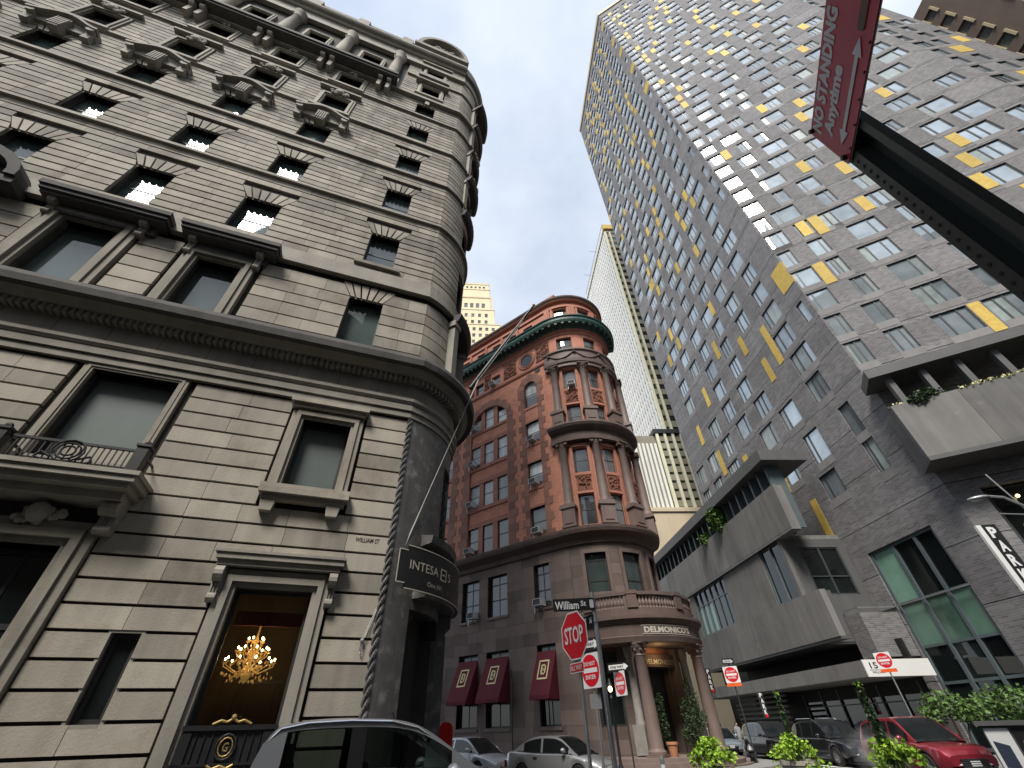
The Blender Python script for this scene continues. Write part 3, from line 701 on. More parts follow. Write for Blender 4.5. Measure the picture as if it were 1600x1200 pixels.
for x in (-1.95, -1.6, -1.1): mb.box(x - .02, x + .02, 1.9, 1.95, .5, 2.7)
mb.box(-2.3, -.7, 1.9, 1.96, 2.7, 2.78); mb.build('glazed_screen', 'sash', LB)
# cut street name
mb = MB(); text(mb, 'WILLIAM ST', .0, .62, 5.66, 5.78, -.009); mb.build('carved_street_name', 'black', LB)
# dark granite corner bay
mb = MB()
gh = [hold[0], hold[1]]
wall(mb, RD * R(21), RD * R(110), 0, 9.8, -.06, .1, gh, drum, .25, 0, xs_extra=[RD * R(a) for a in (36, 96)], zs_extra=(3.0, 5.2, 6.9, 9.0))
gb = mb.build('granite_bay', 'granite', LB)
mb = MB()
for a, o in ((87, .3),):
    s = RD * R(a); mb.box(s - .28, s + .28, -o, 0, 0, 4.1, drum)
    for k in range(4): mb.box(s - .2 + k * .11, s - .15 + k * .11, -o - .03, -o, .4, 3.9, drum)
    mb.box(s - .34, s + .34, -o - .14, 0, 4.1, 4.45, drum)
mb.build('granite_pilaster', 'granite', gb)
mb = MB(); mb.sweep([(0, 4.45), (.5, 4.45), (.62, 4.62), (.62, 4.75), (0, 4.8)], dpath((CX, CY), RD, 38, 104)); mb.sweep([(0, 5.85), (.45, 5.9), (.5, 6.1), (0, 6.2)], dpath((CX, CY), RD, 40, 100)); mb.build('portal_cornice', 'granite', gb)
mb = MB(); rr = []
for st in range(3):
    pts = [(0.87 + .05 + .05 * math.cos(z * 9 + st * 2.094), -.0 + .05 * math.sin(z * 9 + st * 2.094), z) for z in [i * .06 for i in range(165)]]; mb.tube(pts, .042, 5)
mb.build('rope_moulding', 'granite', gb)
mb = MB()
s0, s1 = RD * R(58), RD * R(82)
for i in range(8):
    for d in (1, -1):
        za = 6.2 + i * .38 - .3; pts = [(s0, za if d > 0 else za + 1.2), (s1, za + 1.2 if d > 0 else za)]
        pts = [(s, max(6.2, min(8.9, z))) for s, z in pts]; mb.tube([drum(s, .02, z) for s, z in pts], .018, 4)
mb.build('window_lattice', 'iron', gb)
mb = MB(); mb.cbox(RD * R(37), RD * R(76), .45, .5, .1, 4.2, drum, .3); mb.prism([(RD * R(37), 3.75), (RD * R(43), 4.2), (RD * R(37), 4.2)], -.03, .3, drum); mb.prism([(RD * R(76), 3.75), (RD * R(76), 4.2), (RD * R(70), 4.2)], -.03, .3, drum); mb.build('portal_door', 'black', gb)
# curved bank sign
sgn = arcmap(CX, CY, 3.62)
mb = MB(); sA, sB = 3.62 * R(21), 3.62 * R(92)
def csb(x0, x1, z0, z1, y0, y1, m_): m_.cbox(x0, x1, y0, y1, z0, z1, sgn, .18)
csb(sA + .25, sB, 5.42, 5.55, -.0, .06, mb); csb(sA, sB, 4.62, 5.42, -.0, .06, mb); csb(sA + .25, sB, 4.5, 4.62, 0, .06, mb)
sg = mb.build('corner_sign', 'sign_black', LB)
mb = MB()
for a, b_, z in ((sA, sA + .25, 5.42), (sA + .25, sB, 5.55), (sA, sA + .25, 4.62), (sA + .25, sB, 4.5)): csb(a, b_, z - .012, z + .012, -.012, .0, mb)
mb.box(sA - .012, sA + .012, -.012, 0, 4.62, 5.42, sgn)
mb.build('sign_edge', 'stone_letter', sg)
mb = MB(); text(mb, 'INTESA', sA + .35, sA + 1.42, 4.98, 5.2, -.008, sgn, .0)
for i in range(5): text(mb, 'S', sA + 1.95, sA + 2.12, 4.98, 5.2, -.008, sgn, .0) if i == 0 else None
z0, z1, x0 = 4.93, 5.24, sA + 1.55
for bx in ((0, .3, z0, z0 + .03), (0, .3, z1 - .03, z1), (0, .03, z0, z1), (.27, .3, z0, z1), (.08, .22, z0 + .14, z0 + .17)): mb.box(x0 + bx[0], x0 + bx[1], -.01, -.006, bx[2], bx[3], sgn)
text(mb, 'One Wi', sA + 1.0, sA + 1.62, 4.66, 4.78, -.008, sgn, .0); mb.build('sign_letters', 'stone_letter', sg)
# roof slab and side wall continuing round the corner
mb = MB(); mb.prism([(-28, 50.0), (1.2, 50.0), (1.2, 50.3), (-28, 50.3)], .6, 14)
e = drum(RD * R(112), .3, 0); mb.box(e[0] - .8, e[0] - .2, e[1], 14, 0, 50); mb.build('side_wall', 'lime_d', LB)
# ------------------------------------------------------------------ red brick restaurant building with the round corner (middle)
DB = thing('corner_building', 'red brick and brownstone corner building with a round columned tower, green cornice and maroon awnings', 'building', DP0, aD)
DC = (.1, 4.0); DR = 4.0
ddr = arcmap(DC[0], DC[1], DR)
dg = lambda a: DR * R(a)
XL_ = -24.0
def dwhole(r=DR, a1=125, x0=XL_, step=5):
    p = [(x0, -(r - DR), 0, -1)] if r == DR else None
    return [(x0, 0, 0, -1)] + dpath(DC, DR, 0, a1, step)
DPth = dwhole()
bayT = [(-9.72, -8.55), (-8.08, -6.93), (-6.43, -5.27)]
bay2 = [(x0 - 6.95, x1 - 6.95) for x0, x1 in bayT]
hw_, trip, single = [], [], (-2.97, -1.58)
rowD = {3: (12.78, 15.0), 4: (16.75, 18.93), 5: (20.78, 22.98)}
low2 = [(-9.95, -8.18), (-7.3, -5.42), (-2.99, -1.63), (-16.9, -15.1), (-14.2, -12.4)]
holes_low = [(a, b, 7.98, 10.74) for a, b in low2] + [(a - .05, b + .05, 1.8, 5.85) for a, b in low2] 
dwin2 = [(dg(a0), dg(a1), 8.3, 10.75) for a0, a1 in ((16, 36), (52, 72), (86, 104))]
dlow = [(dg(12), dg(32), 1.7, 5.1), (dg(56), dg(80), .55, 4.3)]
mb = MB(); wall(mb, XL_, .1, 0, 11.4, .05, .6, holes_low); wall(mb, 0, dg(125), 0, 11.4, .05, .6, dwin2 + dlow, ddr, .35); mb.build('base_wall', 'brown_d', DB)
# brownstone blocks of the two lower storeys
dz = [.0, .55, 1.15, 1.8, 2.5, 3.2, 3.9, 4.6, 5.25, 5.86, 6.55, 7.25, 7.97, 8.67, 9.37, 10.07, 10.75, 11.4]
n_ = 0; rest = MB()
def dcourse(z0, z1, X0, X1, holes, mp=None, blen=1.35):
    global n_
    hs = sorted([(h[0], h[1]) for h in holes if z1 - .02 > h[2] and z0 + .02 < h[3]]); cur = X0; sp = []
    for a, b_ in hs:
        if a > cur + .05: sp.append((cur, a))
        cur = max(cur, b_)
    if X1 > cur + .05: sp.append((cur, X1))
    for a, b_ in sp:
        n = max(1, round((b_ - a) / blen)); js = [0] + [(i + random.uniform(-.2, .2)) / n for i in range(1, n)] + [1]
        for i in range(n):
            x0, x1 = a + (b_ - a) * js[i] + .004, a + (b_ - a) * js[i + 1] - .004
            if mp is None and n_ < 210 and x0 > -14:
                n_ += 1; put('stone_block', unit_box('brown'), DB, (x0, random.uniform(-.008, .004), z0 + .004), (x1 - x0, .1, z1 - z0 - .008))
            elif mp is None: rest.box(x0, x1, 0, .1, z0 + .004, z1 - .004, tone=random.uniform(-1, 1))
            else: rest.cbox(x0, x1, random.uniform(-.008, .004), .1, z0 + .004, z1 - .004, mp, .35, random.uniform(-1, 1))
for a, b_ in zip(dz[:-1], dz[1:]):
    dcourse(a, b_, XL_, .1, holes_low); dcourse(a, b_, .02, dg(125), dwin2 + dlow, ddr)
rest.build('stone_courses', 'brown', DB, kind='stuff')
# brick storeys
bays = [(-9.85, -5.1), (-16.8, -12.05)]
def archpts(x0, x1, zs, zt, n=14):
    cx, hw2 = (x0 + x1) / 2, (x1 - x0) / 2
    return [(cx - hw2 * math.cos(math.pi * i / n), zs + (zt - zs) * math.sin(math.pi * i / n)) for i in range(n + 1)]
hb = [(a, b_, 12.45, 24.85) for a, b_ in bays] + [(-3.0, -1.55, z0, z1) for z0, z1 in rowD.values()] + [(-3.0, -1.55, 24.75, 26.9)]
hb += [(a, b_, 24.85, 27.05) for a, b_ in bays] + [(-3.0, -1.55, 26.9, 27.65)]
mb = MB(); wall(mb, XL_, .1, 12.4, 28.9, 0, .5, hb)
def arch_fill(mb, x0, x1, zs, zt, ztop, y0, y1):
    pts = archpts(x0, x1, zs, zt); 
    for i in range(len(pts) - 1):
        a, c = pts[i], pts[i + 1]; mb.prism([a, c, (c[0], ztop), (a[0], ztop)], y0, y1)
for a, b_ in bays: arch_fill(mb, a, b_, 24.85, 27.05, 27.05, 0, .5)
arch_fill(mb, -3.0, -1.55, 26.9, 27.65, 27.65, 0, .5)
wall(mb, 0, dg(125), 12.4, 28.9, 0, .5, [(dg(a0), dg(a1), z0, z1) for a0, a1 in ((17.5, 34), (51, 66), (84, 100)) for z0, z1 in ((12.7, 14.95), (16.75, 18.85), (20.9, 23.1), (25, 27.15))], ddr, .35)
mb.build('brick_wall', 'brick', DB)
# recessed bays: brick spandrels, terracotta mullions, windows
def tri_bay(xs, x0, x1, first):
    hs = [(a, b_, z0, z1) for a, b_ in xs for z0, z1 in rowD.values()] + [(a, b_, 24.72, 26.9) for a, b_ in xs]
    for z0, z1 in ((12.4, 12.72), (15.4, 16.4), (19.35, 20.4), (23.4, 24.4)): mb = MB(); mb.box(x0, x1, .14, .5, z0, z1); mb.build('brick_spandrel', 'brick', DB)
    mb = MB()
    for z0, z1 in ((12.55, 12.78), (16.4, 16.75), (20.4, 20.78), (24.4, 24.72)): mb.box(x0, x1, .04, .5, z0 + .01, z1 - .12); mb.box(x0 + .02, x1 - .02, .09, .5, z1 - .12, z1)
    for z0, z1 in ((15.0, 15.4), (18.95, 19.35), (23.0, 23.4)): mb.box(x0, x1, .09, .5, z0, z1)
    ed = [x0, xs[0][0], xs[0][1], xs[1][0], xs[1][1], xs[2][0], xs[2][1], x1]
    for z0, z1 in list(rowD.values()):
        for k in (0, 2, 4, 6): mb.box(ed[k], ed[k + 1], .11, .5, z0, z1)
    cx, hw2 = (x0 + x1) / 2, (x1 - x0) / 2
    for k in (0, 2, 4, 6):
        a, b_ = ed[k], ed[k + 1]; m_ = max(abs(a - cx), abs(b_ - cx)) if k in (0, 6) else min(abs(a - cx), abs(b_ - cx))
        zt = 24.85 + 2.2 * math.sqrt(max(0, 1 - (m_ / hw2) ** 2)); mb.box(a, b_, .11, .5, 24.72, max(24.9, zt + (.06 if k in (2, 4) else 0)))
    mb.build('bay_trim', 'terra', DB)
    for q, (a, b_) in enumerate(xs):
        for r_, (z0, z1) in rowD.items():
            sash_window(DB, a, b_, z0, z1, .22, fw=.06, pm='pane_d', blind=0 if r_ == 3 else random.choice((1, 1, .6)), bm='curtain')
        f = sash_window(DB, a, b_, 24.72, 26.2 if q != 1 else 26.95, .24, fw=.06, pm='pane_d', blind=1, bm='curtain')
    # voussoir ring of the big arch and quoins
    o1 = archpts(x0 - .55, x1 + .55, 24.85, 27.75, 18); i1 = archpts(x0, x1, 24.85, 27.05, 18)
    for i in range(18):
        v = MB(); k = .12 if i % 2 else 0
        oo = archpts(x0 - .55 - k, x1 + .55 + k, 24.85, 27.75 + k, 18)
        v.prism([i1[i], i1[i + 1], oo[i + 1], oo[i]], -.035, .3); v.build('arch_stone', 'quoin', DB)
tri_bay(bayT, *bays[0], True); tri_bay(bay2, *bays[1], False)
def single_win(r_, z0, z1, zt=None):
    sash_window(DB, -3.0, -1.55, z0, z1, .2, fw=.06, pm='pane_d', blind=0 if r_ == 3 else .55, bm='curtain')
    mb = MB(); mb.box(-3.1, -1.45, -.05, .2, z0 - .3, z0 - .02); mb.box(-3.1, -1.45, -.03, .2, z1, z1 + .16) if zt is None else None; mb.build('window_sill', 'terra', DB)
for r_, (z0, z1) in rowD.items(): single_win(r_, z0, z1)
single_win(6, 24.75, 27.6, 1)
i1 = archpts(-3.0, -1.55, 26.9, 27.65, 11); 
for i in range(11):
    k = .12 if i % 2 else 0; oo = archpts(-3.75 - k, -.8 + k, 26.8, 28.5 + k, 11)
    v = MB(); v.prism([i1[i], i1[i + 1], oo[i + 1], oo[i]], -.035, .2); v.build('arch_stone', 'quoin', DB)
qm = {}
for side, xe in (('r', bays[0][0]), ('l', bays[0][1]), ('r', -3.0), ('l', -1.55), ('l', bays[1][1])):
    z = 12.42; i = 0
    top = 24.8 if abs(xe) > 4 else 26.85
    while z < top:
        h_ = min(.62, top - z); w_ = .62 if i % 2 else .92
        if abs(xe) < 4: w_ -= .18
        x = xe - w_ if side == 'r' else xe
        put('quoin_stone', unit_box('quoin'), DB, (x, -.03, z + .004), (w_, .2, h_ - .008)); z += h_; i += 1
mb = MB()   # terracotta reveals at the bay edges
for x in (bays[0][0], bays[0][1] - .09, bays[1][1] - .09): mb.box(x, x + .09, -.02, .3, 12.42, 24.85)
mb.build('bay_jamb', 'terra', DB)
# frieze storey
fz = [(-9.36, -8.24, 29.36, 30.75), (-7.05, -5.95, 29.36, 30.75), (-11.7, -10.6, 29.36, 30.75), (-14.0, -12.9, 29.36, 30.75)]
dfz = [(dg(a0), dg(a1), 29.7, 31.35) for a0, a1 in ((14.5, 36), (53, 72), (88, 106))]
mb = MB(); wall(mb, XL_, .1, 28.9, 32.4, -.04, .5, fz); wall(mb, 0, dg(125), 28.9, 32.4, -.04, .5, dfz, ddr, .35); mb.build('frieze_wall', 'terra', DB)
for h in fz: sash_window(DB, *h, .18, fw=.06, pm='pane_d')
for h in dfz: sash_window(DB, *h, .18, ddr, fw=.07, pm='pane_d', step=.4, rails=(.45,))
def rel_panel(x0, x1, z0, z1, mp=ident, y=-.1, m='terra_carve'):
    mb = MB(); mb.cbox(x0, x1, y + .02, .02, z0, z1, mp, .4)
    nn = int((x1 - x0) * (z1 - z0) * 20) + 6
    for i in range(nn):
        mb.ball(mp(random.uniform(x0 + .06, x1 - .06), y, random.uniform(z0 + .06, z1 - .06)), random.uniform(.05, .11), 4)
    for a, b_, c, d in ((x0 - .06, x1 + .06, z1, z1 + .07), (x0 - .06, x1 + .06, z0 - .07, z0)): mb.cbox(a, b_, y - .02, 0, c, d, mp, .4)
    return mb.build('carved_panel', m, DB)
rel_panel(-5.4, -3.8, 29.6, 31.4); rel_panel(-1.25, .3, 29.6, 31.4); rel_panel(-10.3, -9.6, 29.6, 31.3); rel_panel(-8.05, -7.25, 29.6, 31.3)
mb = MB(); ring = [(-2.42 + .98 * math.cos(t * .2618), -.06, 30.45 + .98 * math.sin(t * .2618)) for t in range(25)]; mb.tube(ring, .1, 6)
ring = [(-2.42 + .78 * math.cos(t * .2618), -.08, 30.45 + .78 * math.sin(t * .2618)) for t in range(25)]; mb.tube(ring, .06, 6); rw = mb.build('round_window', 'terra', DB)
mb = MB(); mb.prism([(-2.42 + .74 * math.cos(t * .2618), 30.45 + .74 * math.sin(t * .2618)) for t in range(24)], -.05, -.045); mb.build('pane', 'pane_k', rw)
mb = MB(); mb.box(-1.55, -.95, -.05, .1, 28.35, 28.75); mb.build('vent_grille', 'acdark', DB)
def dband(mb, z0, z1, o, pth=None, l=0): mb.sweep([(-.05, z0), (o - l, z0), (o, z0 + (z1 - z0) * .5), (o, z1), (-.05, z1 + .02)], pth or DPth)
mb = MB(); dband(mb, 28.85, 29.15, .16, l=.06); dband(mb, 31.75, 32.0, .12); dband(mb, 32.0, 32.3, .22, l=.06); mb.build('terracotta_band', 'terra', DB)
mb = MB()
for i in range(130): x = XL_ + .1 + i * .185; mb.box(x, x + .1, -.3, 0, 32.1, 32.3) if x < .05 else None
for i in range(46): s = .05 + i * .185; mb.box(s, s + .1, -.3, 0, 32.1, 32.3, ddr)
mb.build('dentils', 'terra', DB, kind='stuff')
mb = MB(); mb.sweep([(-.05, 32.3), (.3, 32.35), (.45, 32.6), (.95, 32.7), (1.05, 32.95), (1.0, 33.25), (1.12, 33.4), (1.12, 33.5), (-.05, 33.6)], DPth); gc = mb.build('green_cornice', 'verdigris', DB)
mb = MB()
for i in range(40): x = XL_ + .2 + i * .6; mb.box(x, x + .22, -.92, 0, 32.5, 32.72) if x < 0 else None
for i in range(15): s = .1 + i * .57; mb.box(s, s + .2, -.92, 0, 32.5, 32.72, ddr)
mb.build('modillion', 'verdigris', gc)
# attic storey
at = [(x, x + 1.2, 34.1, 35.4) for x in (-16.5, -14.2, -11.8, -9.45, -7.1, -4.95, -2.75)]
dat = [(dg(a0), dg(a1), 34.1, 35.75) for a0, a1 in ((15, 35.5), (53, 73), (90, 108))]
mb = MB(); wall(mb, XL_, .1, 33.4, 37.0, .1, .6, at); wall(mb, 0, dg(125), 33.4, 37.0, .1, .6, dat, ddr, .35); mb.build('attic_wall', 'terra', DB)
for h in at: sash_window(DB, *h, .3, fw=.06, pm='pane_d')
for h in dat: sash_window(DB, *h, .3, ddr, fw=.07, pm='pane_d', step=.4)
for x in (-15.3, -13, -10.6, -8.25, -5.9, -3.7): mb = MB(); mb.box(x + .05, x + .35, -.02, .1, 33.5, 36.0); mb.box(x + .12, x + .28, -.08, 0, 33.5, 35.6); mb.build('attic_pilaster', 'terra', DB)
for a in (5, 44, 81): mb = MB(); s = dg(a); mb.box(s - .3, s + .3, -.06, .1, 33.5, 36.2, ddr); mb.box(s - .12, s + .12, -.14, 0, 33.6, 35.9, ddr); mb.build('attic_pilaster', 'terra', DB)
for a0, a1 in ((11, 14), (36.5, 39.5), (50, 52.5), (73.5, 76.5)): mb = MB(); mb.box(dg(a0), dg(a1), -.02, .1, 33.5, 35.9, ddr); mb.build('attic_pilaster', 'terra', DB)
mb = MB(); dband(mb, 35.95, 36.25, .05); dband(mb, 36.75, 37.0, .25, l=.12); mb.build('attic_band', 'terra', DB)
mb = MB(); dband(mb, 37.0, 37.35, .42, l=.1); mb.build('roof_coping', 'brown_d', DB)
mb = MB(); mb.box(-1.9, .9, 1.2, 3.2, 37, 39.2); mb.box(-2.0, 1.0, 1.1, 3.3, 39.2, 39.45); mb.build('chimney', 'terra', DB)
mb = MB(); mb.box(XL_, -.5, .65, 12, 0, 36.9); mb.lathe([(3.3, 0), (3.3, 36.9), (0, 36.9)], (DC[0], DC[1], 0), 24); mb.build('inner_core', 'black', DB)
# stone cornice over the second storey, mid cornice, swag band on the tower
mb = MB(); mb.sweep([(-.05, 11.35), (.18, 11.4), (.22, 11.7), (.45, 11.85), (.7, 12.0), (.78, 12.2), (.8, 12.38), (-.05, 12.5)], DPth); mb.build('stone_cornice', 'brown_d', DB)
tw_ = lambda a0=-4, a1=118, r=DR: dpath(DC, r, a0, a1, 4)
mb = MB(); mb.sweep([(0, 19.35), (.5, 19.4), (.5, 19.8), (.42, 19.85), (.42, 20.2), (.6, 20.3), (.85, 20.55), (.95, 20.75), (.9, 20.9), (0, 20.95)], tw_()); mb.build('tower_cornice', 'brown_d', DB)
mb = MB(); mb.sweep([(0, 27.35), (.38, 27.4), (.38, 27.75), (.5, 27.8), (.55, 28.1), (.34, 28.2), (.36, 29.2), (.5, 29.3), (.5, 29.45), (0, 29.55)], tw_()); mb.build('swag_band', 'brown_col', DB)
mb = MB()
for k in range(4):
    a0 = 3 + k * 33; pts = []
    for i in range(13): a = a0 + 33 * i / 12; pts.append(ddr(dg(a), -.40, 29.1 - .75 * math.sin(math.pi * i / 12)))
    mb.tube(pts, .06, 5); mb.ball(ddr(dg(a0), -.42, 29.0), .16, 6)
mb.build('swag', 'brown_d', DB)
# engaged columns of the round tower
def tcol(a, z0, z1, ped):
    c = ddr(dg(a), -.38, 0); c = (c[0], c[1], 0)
    mb = MB(); mb.lathe([(.42, z0), (.42, z0 + .12), (.36, z0 + .2), (.34, z0 + .25), (.335, z0 + (z1 - z0) * .4), (.29, z1 - .5), (.33, z1 - .45), (.3, z1 - .4)], c, 16)
    co = mb.build('column', 'brown_col', DB, smooth=True)
    mb = MB(); s = dg(a); 
    if ped == 'ionic':
        mb.box(s - .4, s + .4, -.8, .02, z1 - .1, z1, ddr); mb.lathe([(.3, z1 - .4), (.36, z1 - .12), (.36, z1 - .1)], c, 12)
        for d in (-.3, .3): p = ddr(s + d, -.72, z1 - .25); q = ddr(s + d, -.1, z1 - .25); mb.cyl(p, q, .14, n=8)
    else:
        mb.lathe([(.3, z1 - .7), (.36, z1 - .55), (.32, z1 - .5), (.46, z1 - .14), (.46, z1 - .1)], c, 12); mb.box(s - .44, s + .44, -.84, .02, z1 - .1, z1, ddr)
        for i in range(12): t = i * .5236; mb.ball((c[0] + .38 * math.cos(t), c[1] + .38 * math.sin(t), z1 - .38 + .14 * (i % 2)), .09, 4)
    mb.build('capital', 'brown_d', co)
for a in (8.5, 43, 73.5, 107): tcol(a, 14.1, 19.36, 'ionic'); tcol(a, 22.4, 27.36, 'leaf')
for z0, z1 in ((12.45, 14.1), (20.95, 22.4)):
    for a in (8.5, 43, 73.5, 107):
        s = dg(a); mb = MB(); mb.box(s - .42, s + .42, -.78, .02, z0, z1 - .3, ddr); mb.box(s - .52, s + .52, -.88, .02, z1 - .3, z1 - .12, ddr); mb.box(s - .47, s + .47, -.83, .02, z1 - .12, z1, ddr)
        mb.box(s - .26, s + .26, -.81, -.7, z0 + .25, z1 - .5, ddr); mb.box(s - .46, s + .46, -.83, .02, z0, z0 + .14, ddr); mb.build('pedestal', 'brown_col', DB)
mb = MB()
for a0, a1 in ((17.5, 34), (51, 66), (84, 100)):
    for z0, z1 in ((12.6, 19.2), (20.95, 27.35)):
        for a in (a0 - 3.4, a1): mb.box(dg(a), dg(a + 3.4), -.09, .1, z0, z1, ddr)
for a0, a1 in ((17.5, 34), (51, 66), (84, 100)):
    for z in (15.0, 16.48, 18.95, 23.15, 24.72, 27.2): mb.cbox(dg(a0 - .5), dg(a1 + .5), -.12, .15, z, z + .2, ddr, .4)
mb.build('tower_window_trim', 'terra', DB)
for a0, a1 in ((17.5, 34), (51, 66), (84, 100)):
    for k, (z0, z1) in enumerate(((12.7, 14.95), (16.75, 18.85), (20.9, 23.1), (25, 27.15))):
        sash_window(DB, dg(a0), dg(a1), z0, z1, .16, ddr, fw=.06, pm='pane_d', step=.4)
    rel_panel(dg(a0) + .06, dg(a1) - .06, 15.3, 16.42, ddr); rel_panel(dg(a0) + .06, dg(a1) - .06, 23.5, 24.6, ddr)
# lower windows
for a, b_ in low2: mb = MB(); reveal(mb, a, b_, 7.98, 10.74, .4, y0=.03); mb.box(a - .12, b_ + .12, -.08, .2, 7.82, 7.97); mb.build('window_surround', 'brown_col', DB)
for a, b_ in low2: mb = MB(); reveal(mb, a - .05, b_ + .05, 1.8, 5.85, .4, y0=.03); mb.box(a - .15, b_ + .15, -.07, .2, 1.62, 1.79); mb.build('window_surround', 'brown_col', DB)
for h in dwin2: mb = MB(); mb.box(h[0] - .22, h[0], -.1, .4, h[2], h[3] + .25, ddr); mb.box(h[1], h[1] + .22, -.1, .4, h[2], h[3] + .25, ddr); mb.cbox(h[0], h[1], -.1, .4, h[3], h[3] + .25, ddr, .4); mb.cbox(h[0] - .3, h[1] + .3, -.14, .3, h[2] - .2, h[2], ddr, .4); mb.build('window_surround', 'brown_col', DB)
for a, b_ in low2:
    sash_window(DB, a, b_, 7.98, 10.74, .28, fw=.08, pm='pane_d', bars=(.5,), rails=(.4, .78)); sash_window(DB, a, b_, 1.8, 5.8, .28, fw=.08, pm='pane_k', bars=(.5,), rails=(.45,))
for h in dwin2: sash_window(DB, *h, .2, ddr, fw=.09, pm='pane_l', step=.4, rails=(.3, .82))
sash_window(DB, *dlow[0], .2, ddr, fw=.09, pm='pane_k', step=.4, bars=(.5,), rails=(.7,))
# awnings
for a, b_ in low2:
    mb = MB(); x0, x1 = a - .03, b_ + .03; zt, zb, d = 5.5, 3.22, 1.05
    mb.add([(x0, .02, zt), (x1, .02, zt), (x1, -d, zb), (x0, -d, zb), (x0, .02, zb), (x1, .02, zb)], [(0, 3, 2, 1), (0, 4, 3), (1, 2, 5)])
    n = 9; vz = []
    for i in range(n):
        u0, u1 = x0 + (x1 - x0) * i / n, x0 + (x1 - x0) * (i + 1) / n; um = (u0 + u1) / 2
        mb.add([(u0, -d - .005, zb), (u1, -d - .005, zb), (u1, -d - .012, zb - .16), (um, -d - .03, zb - .24), (u0, -d - .012, zb - .16)], [(0, 1, 2, 3, 4)])
    for xx in (x0, x1):
        for i in range(5): y0, y1 = -d * i / 5, -d * (i + 1) / 5; mb.add([(xx, y0, zb), (xx, y1, zb), (xx, y1, zb - .16), (xx, (y0 + y1) / 2, zb - .24), (xx, y0, zb - .16)], [(0, 1, 2, 3, 4)])
    aw = mb.build('awning', 'awning', DB)
    lm = lambda x, y, z, _a=(zt, zb, d): (x, -_a[2] * (_a[0] - z) / (_a[0] - _a[1]) + .02 + y, z)
    cx = (x0 + x1) / 2; mb = MB(); cz = 4.5
    for (u0, u1, v0, v1) in ((-.38, .38, .42, .5), (-.38, .38, -.5, -.42), (-.38, -.30, -.5, .5), (.30, .38, -.5, .5)): mb.box(cx + u0, cx + u1, -.03, -.02, cz + v0, cz + v1, lm)
    for (u0, u1, v0, v1) in ((-.17, .1, .18, .26), (-.17, .1, -.26, -.18), (-.17, -.08, -.26, .26), (.1, .18, -.19, .19), (-.02, .03, -.08, .08)): mb.box(cx + u0, cx + u1, -.03, -.02, cz + v0, cz + v1, lm)
    mb.build('awning_emblem', 'cream', aw)
# portico
PC = (2.1, 2.9); prm = arcmap(PC[0], PC[1], 4.2)
pp = lambda a0=-25, a1=125, r=4.2: dpath(PC, r, a0, a1, 4)
ps = lambda a: 4.2 * R(a)
po = MB(); po.sweep([(-.6, 5.25), (-.02, 5.25), (.02, 5.4), (.05, 5.5), (0, 5.55), (0, 6.1), (.08, 6.15), (.18, 6.3), (.26, 6.35), (.26, 6.5), (-.6, 6.55)], pp()); port = po.build('portico', 'brown_d', DB)
mb = MB(); mb.lathe([(0, 5.3), (4.0, 5.3), (4.0, 6.5), (0, 6.5)], (PC[0], PC[1], 0), 32); mb.build('portico_ceiling', 'brown_col', port)
mb = MB(); mb.cbox(ps(35), ps(79), -.03, .02, 5.58, 6.02, prm, .3); np_ = mb.build('name_plate', 'brown_d', port)
mb = MB()
for z in (5.58, 6.0): mb.cbox(ps(35), ps(79), -.045, -.03, z, z + .025, prm, .3)
text(mb, "DELMONICO'S", ps(37), ps(77.5), 5.65, 5.96, -.047, prm, .04); mb.build('name_letters', 'stone_letter', np_)
for a in (31, 92):
    c = (PC[0] + 3.85 * math.sin(R(a)), PC[1] - 3.85 * math.cos(R(a)), 0)
    mb = MB(); mb.box(c[0] - .42, c[0] + .42, c[1] - .42, c[1] + .42, .5, .62); mb.lathe([(.44, .62), (.44, .72), (.36, .8), (.34, .86), (.33, 2.4), (.28, 4.6), (.32, 4.65), (.29, 4.7)], c, 18); co = mb.build('column', 'brown_col', port, smooth=True)
    mb = MB(); mb.lathe([(.29, 4.7), (.3, 4.75), (.44, 5.15), (.44, 5.2)], c, 14); mb.box(c[0] - .42, c[0] + .42, c[1] - .42, c[1] + .42, 5.18, 5.25)
    for i in range(14): t = i * .449; mb.ball((c[0] + .36 * math.cos(t), c[1] + .36 * math.sin(t), 4.88 + .15 * (i % 2)), .08, 4)
    mb.build('capital', 'brown_d', co)
for a in (40, 95):   # pale marble columns beside the door
    c = ddr(dg(a), -.55, 0); mb = MB(); mb.box(c[0] - .33, c[0] + .33, c[1] - .33, c[1] + .33, .55, 1.75); mb.lathe([(.26, 1.75), (.26, 1.85), (.22, 1.95), (.2, 4.6), (.3, 4.95), (.3, 5.25)], c, 14); mb.build('marble_column', 'marble', port, smooth=True)
for a in (48, 88):
    c = ddr(dg(a), -.2, 0); mb = MB(); mb.box(c[0] - .22, c[0] + .22, c[1] - .22, c[1] + .22, .5, 5.25); mb.build('door_pier', 'brown_col', port)
mb = MB(); mb.cbox(dg(46), dg(92), -.28, .1, 4.3, 4.9, ddr, .4); mb.build('door_lintel', 'brown_d', port)
mb = MB(); text(mb, "DELMONICO'S", dg(52), dg(84), 4.42, 4.68, -.30, ddr, .02); mb.build('lintel_letters', 'stone_letter', port)
mb = MB(); mb.cbox(dg(56), dg(80), .4, .45, .55, 4.3, ddr, .4); mb.build('door', 'black', DB)
mb = MB(); mb.cbox(dg(40), dg(95), -.02, .05, 4.95, 5.25, ddr, .4); mb.build('soffit_glow_band', 'terra', port)  # terracotta colour stands for warm lamplight on the soffit
for i, (r_, z) in enumerate(((4.5, .5), (4.85, .34), (5.2, .18))):
    mb = MB(); mb.lathe([(0, z - .17), (r_, z - .17), (r_, z), (r_ - .02, z + .0), (0, z)], (PC[0], PC[1], 0), 44); mb.build('step', 'brown', port)
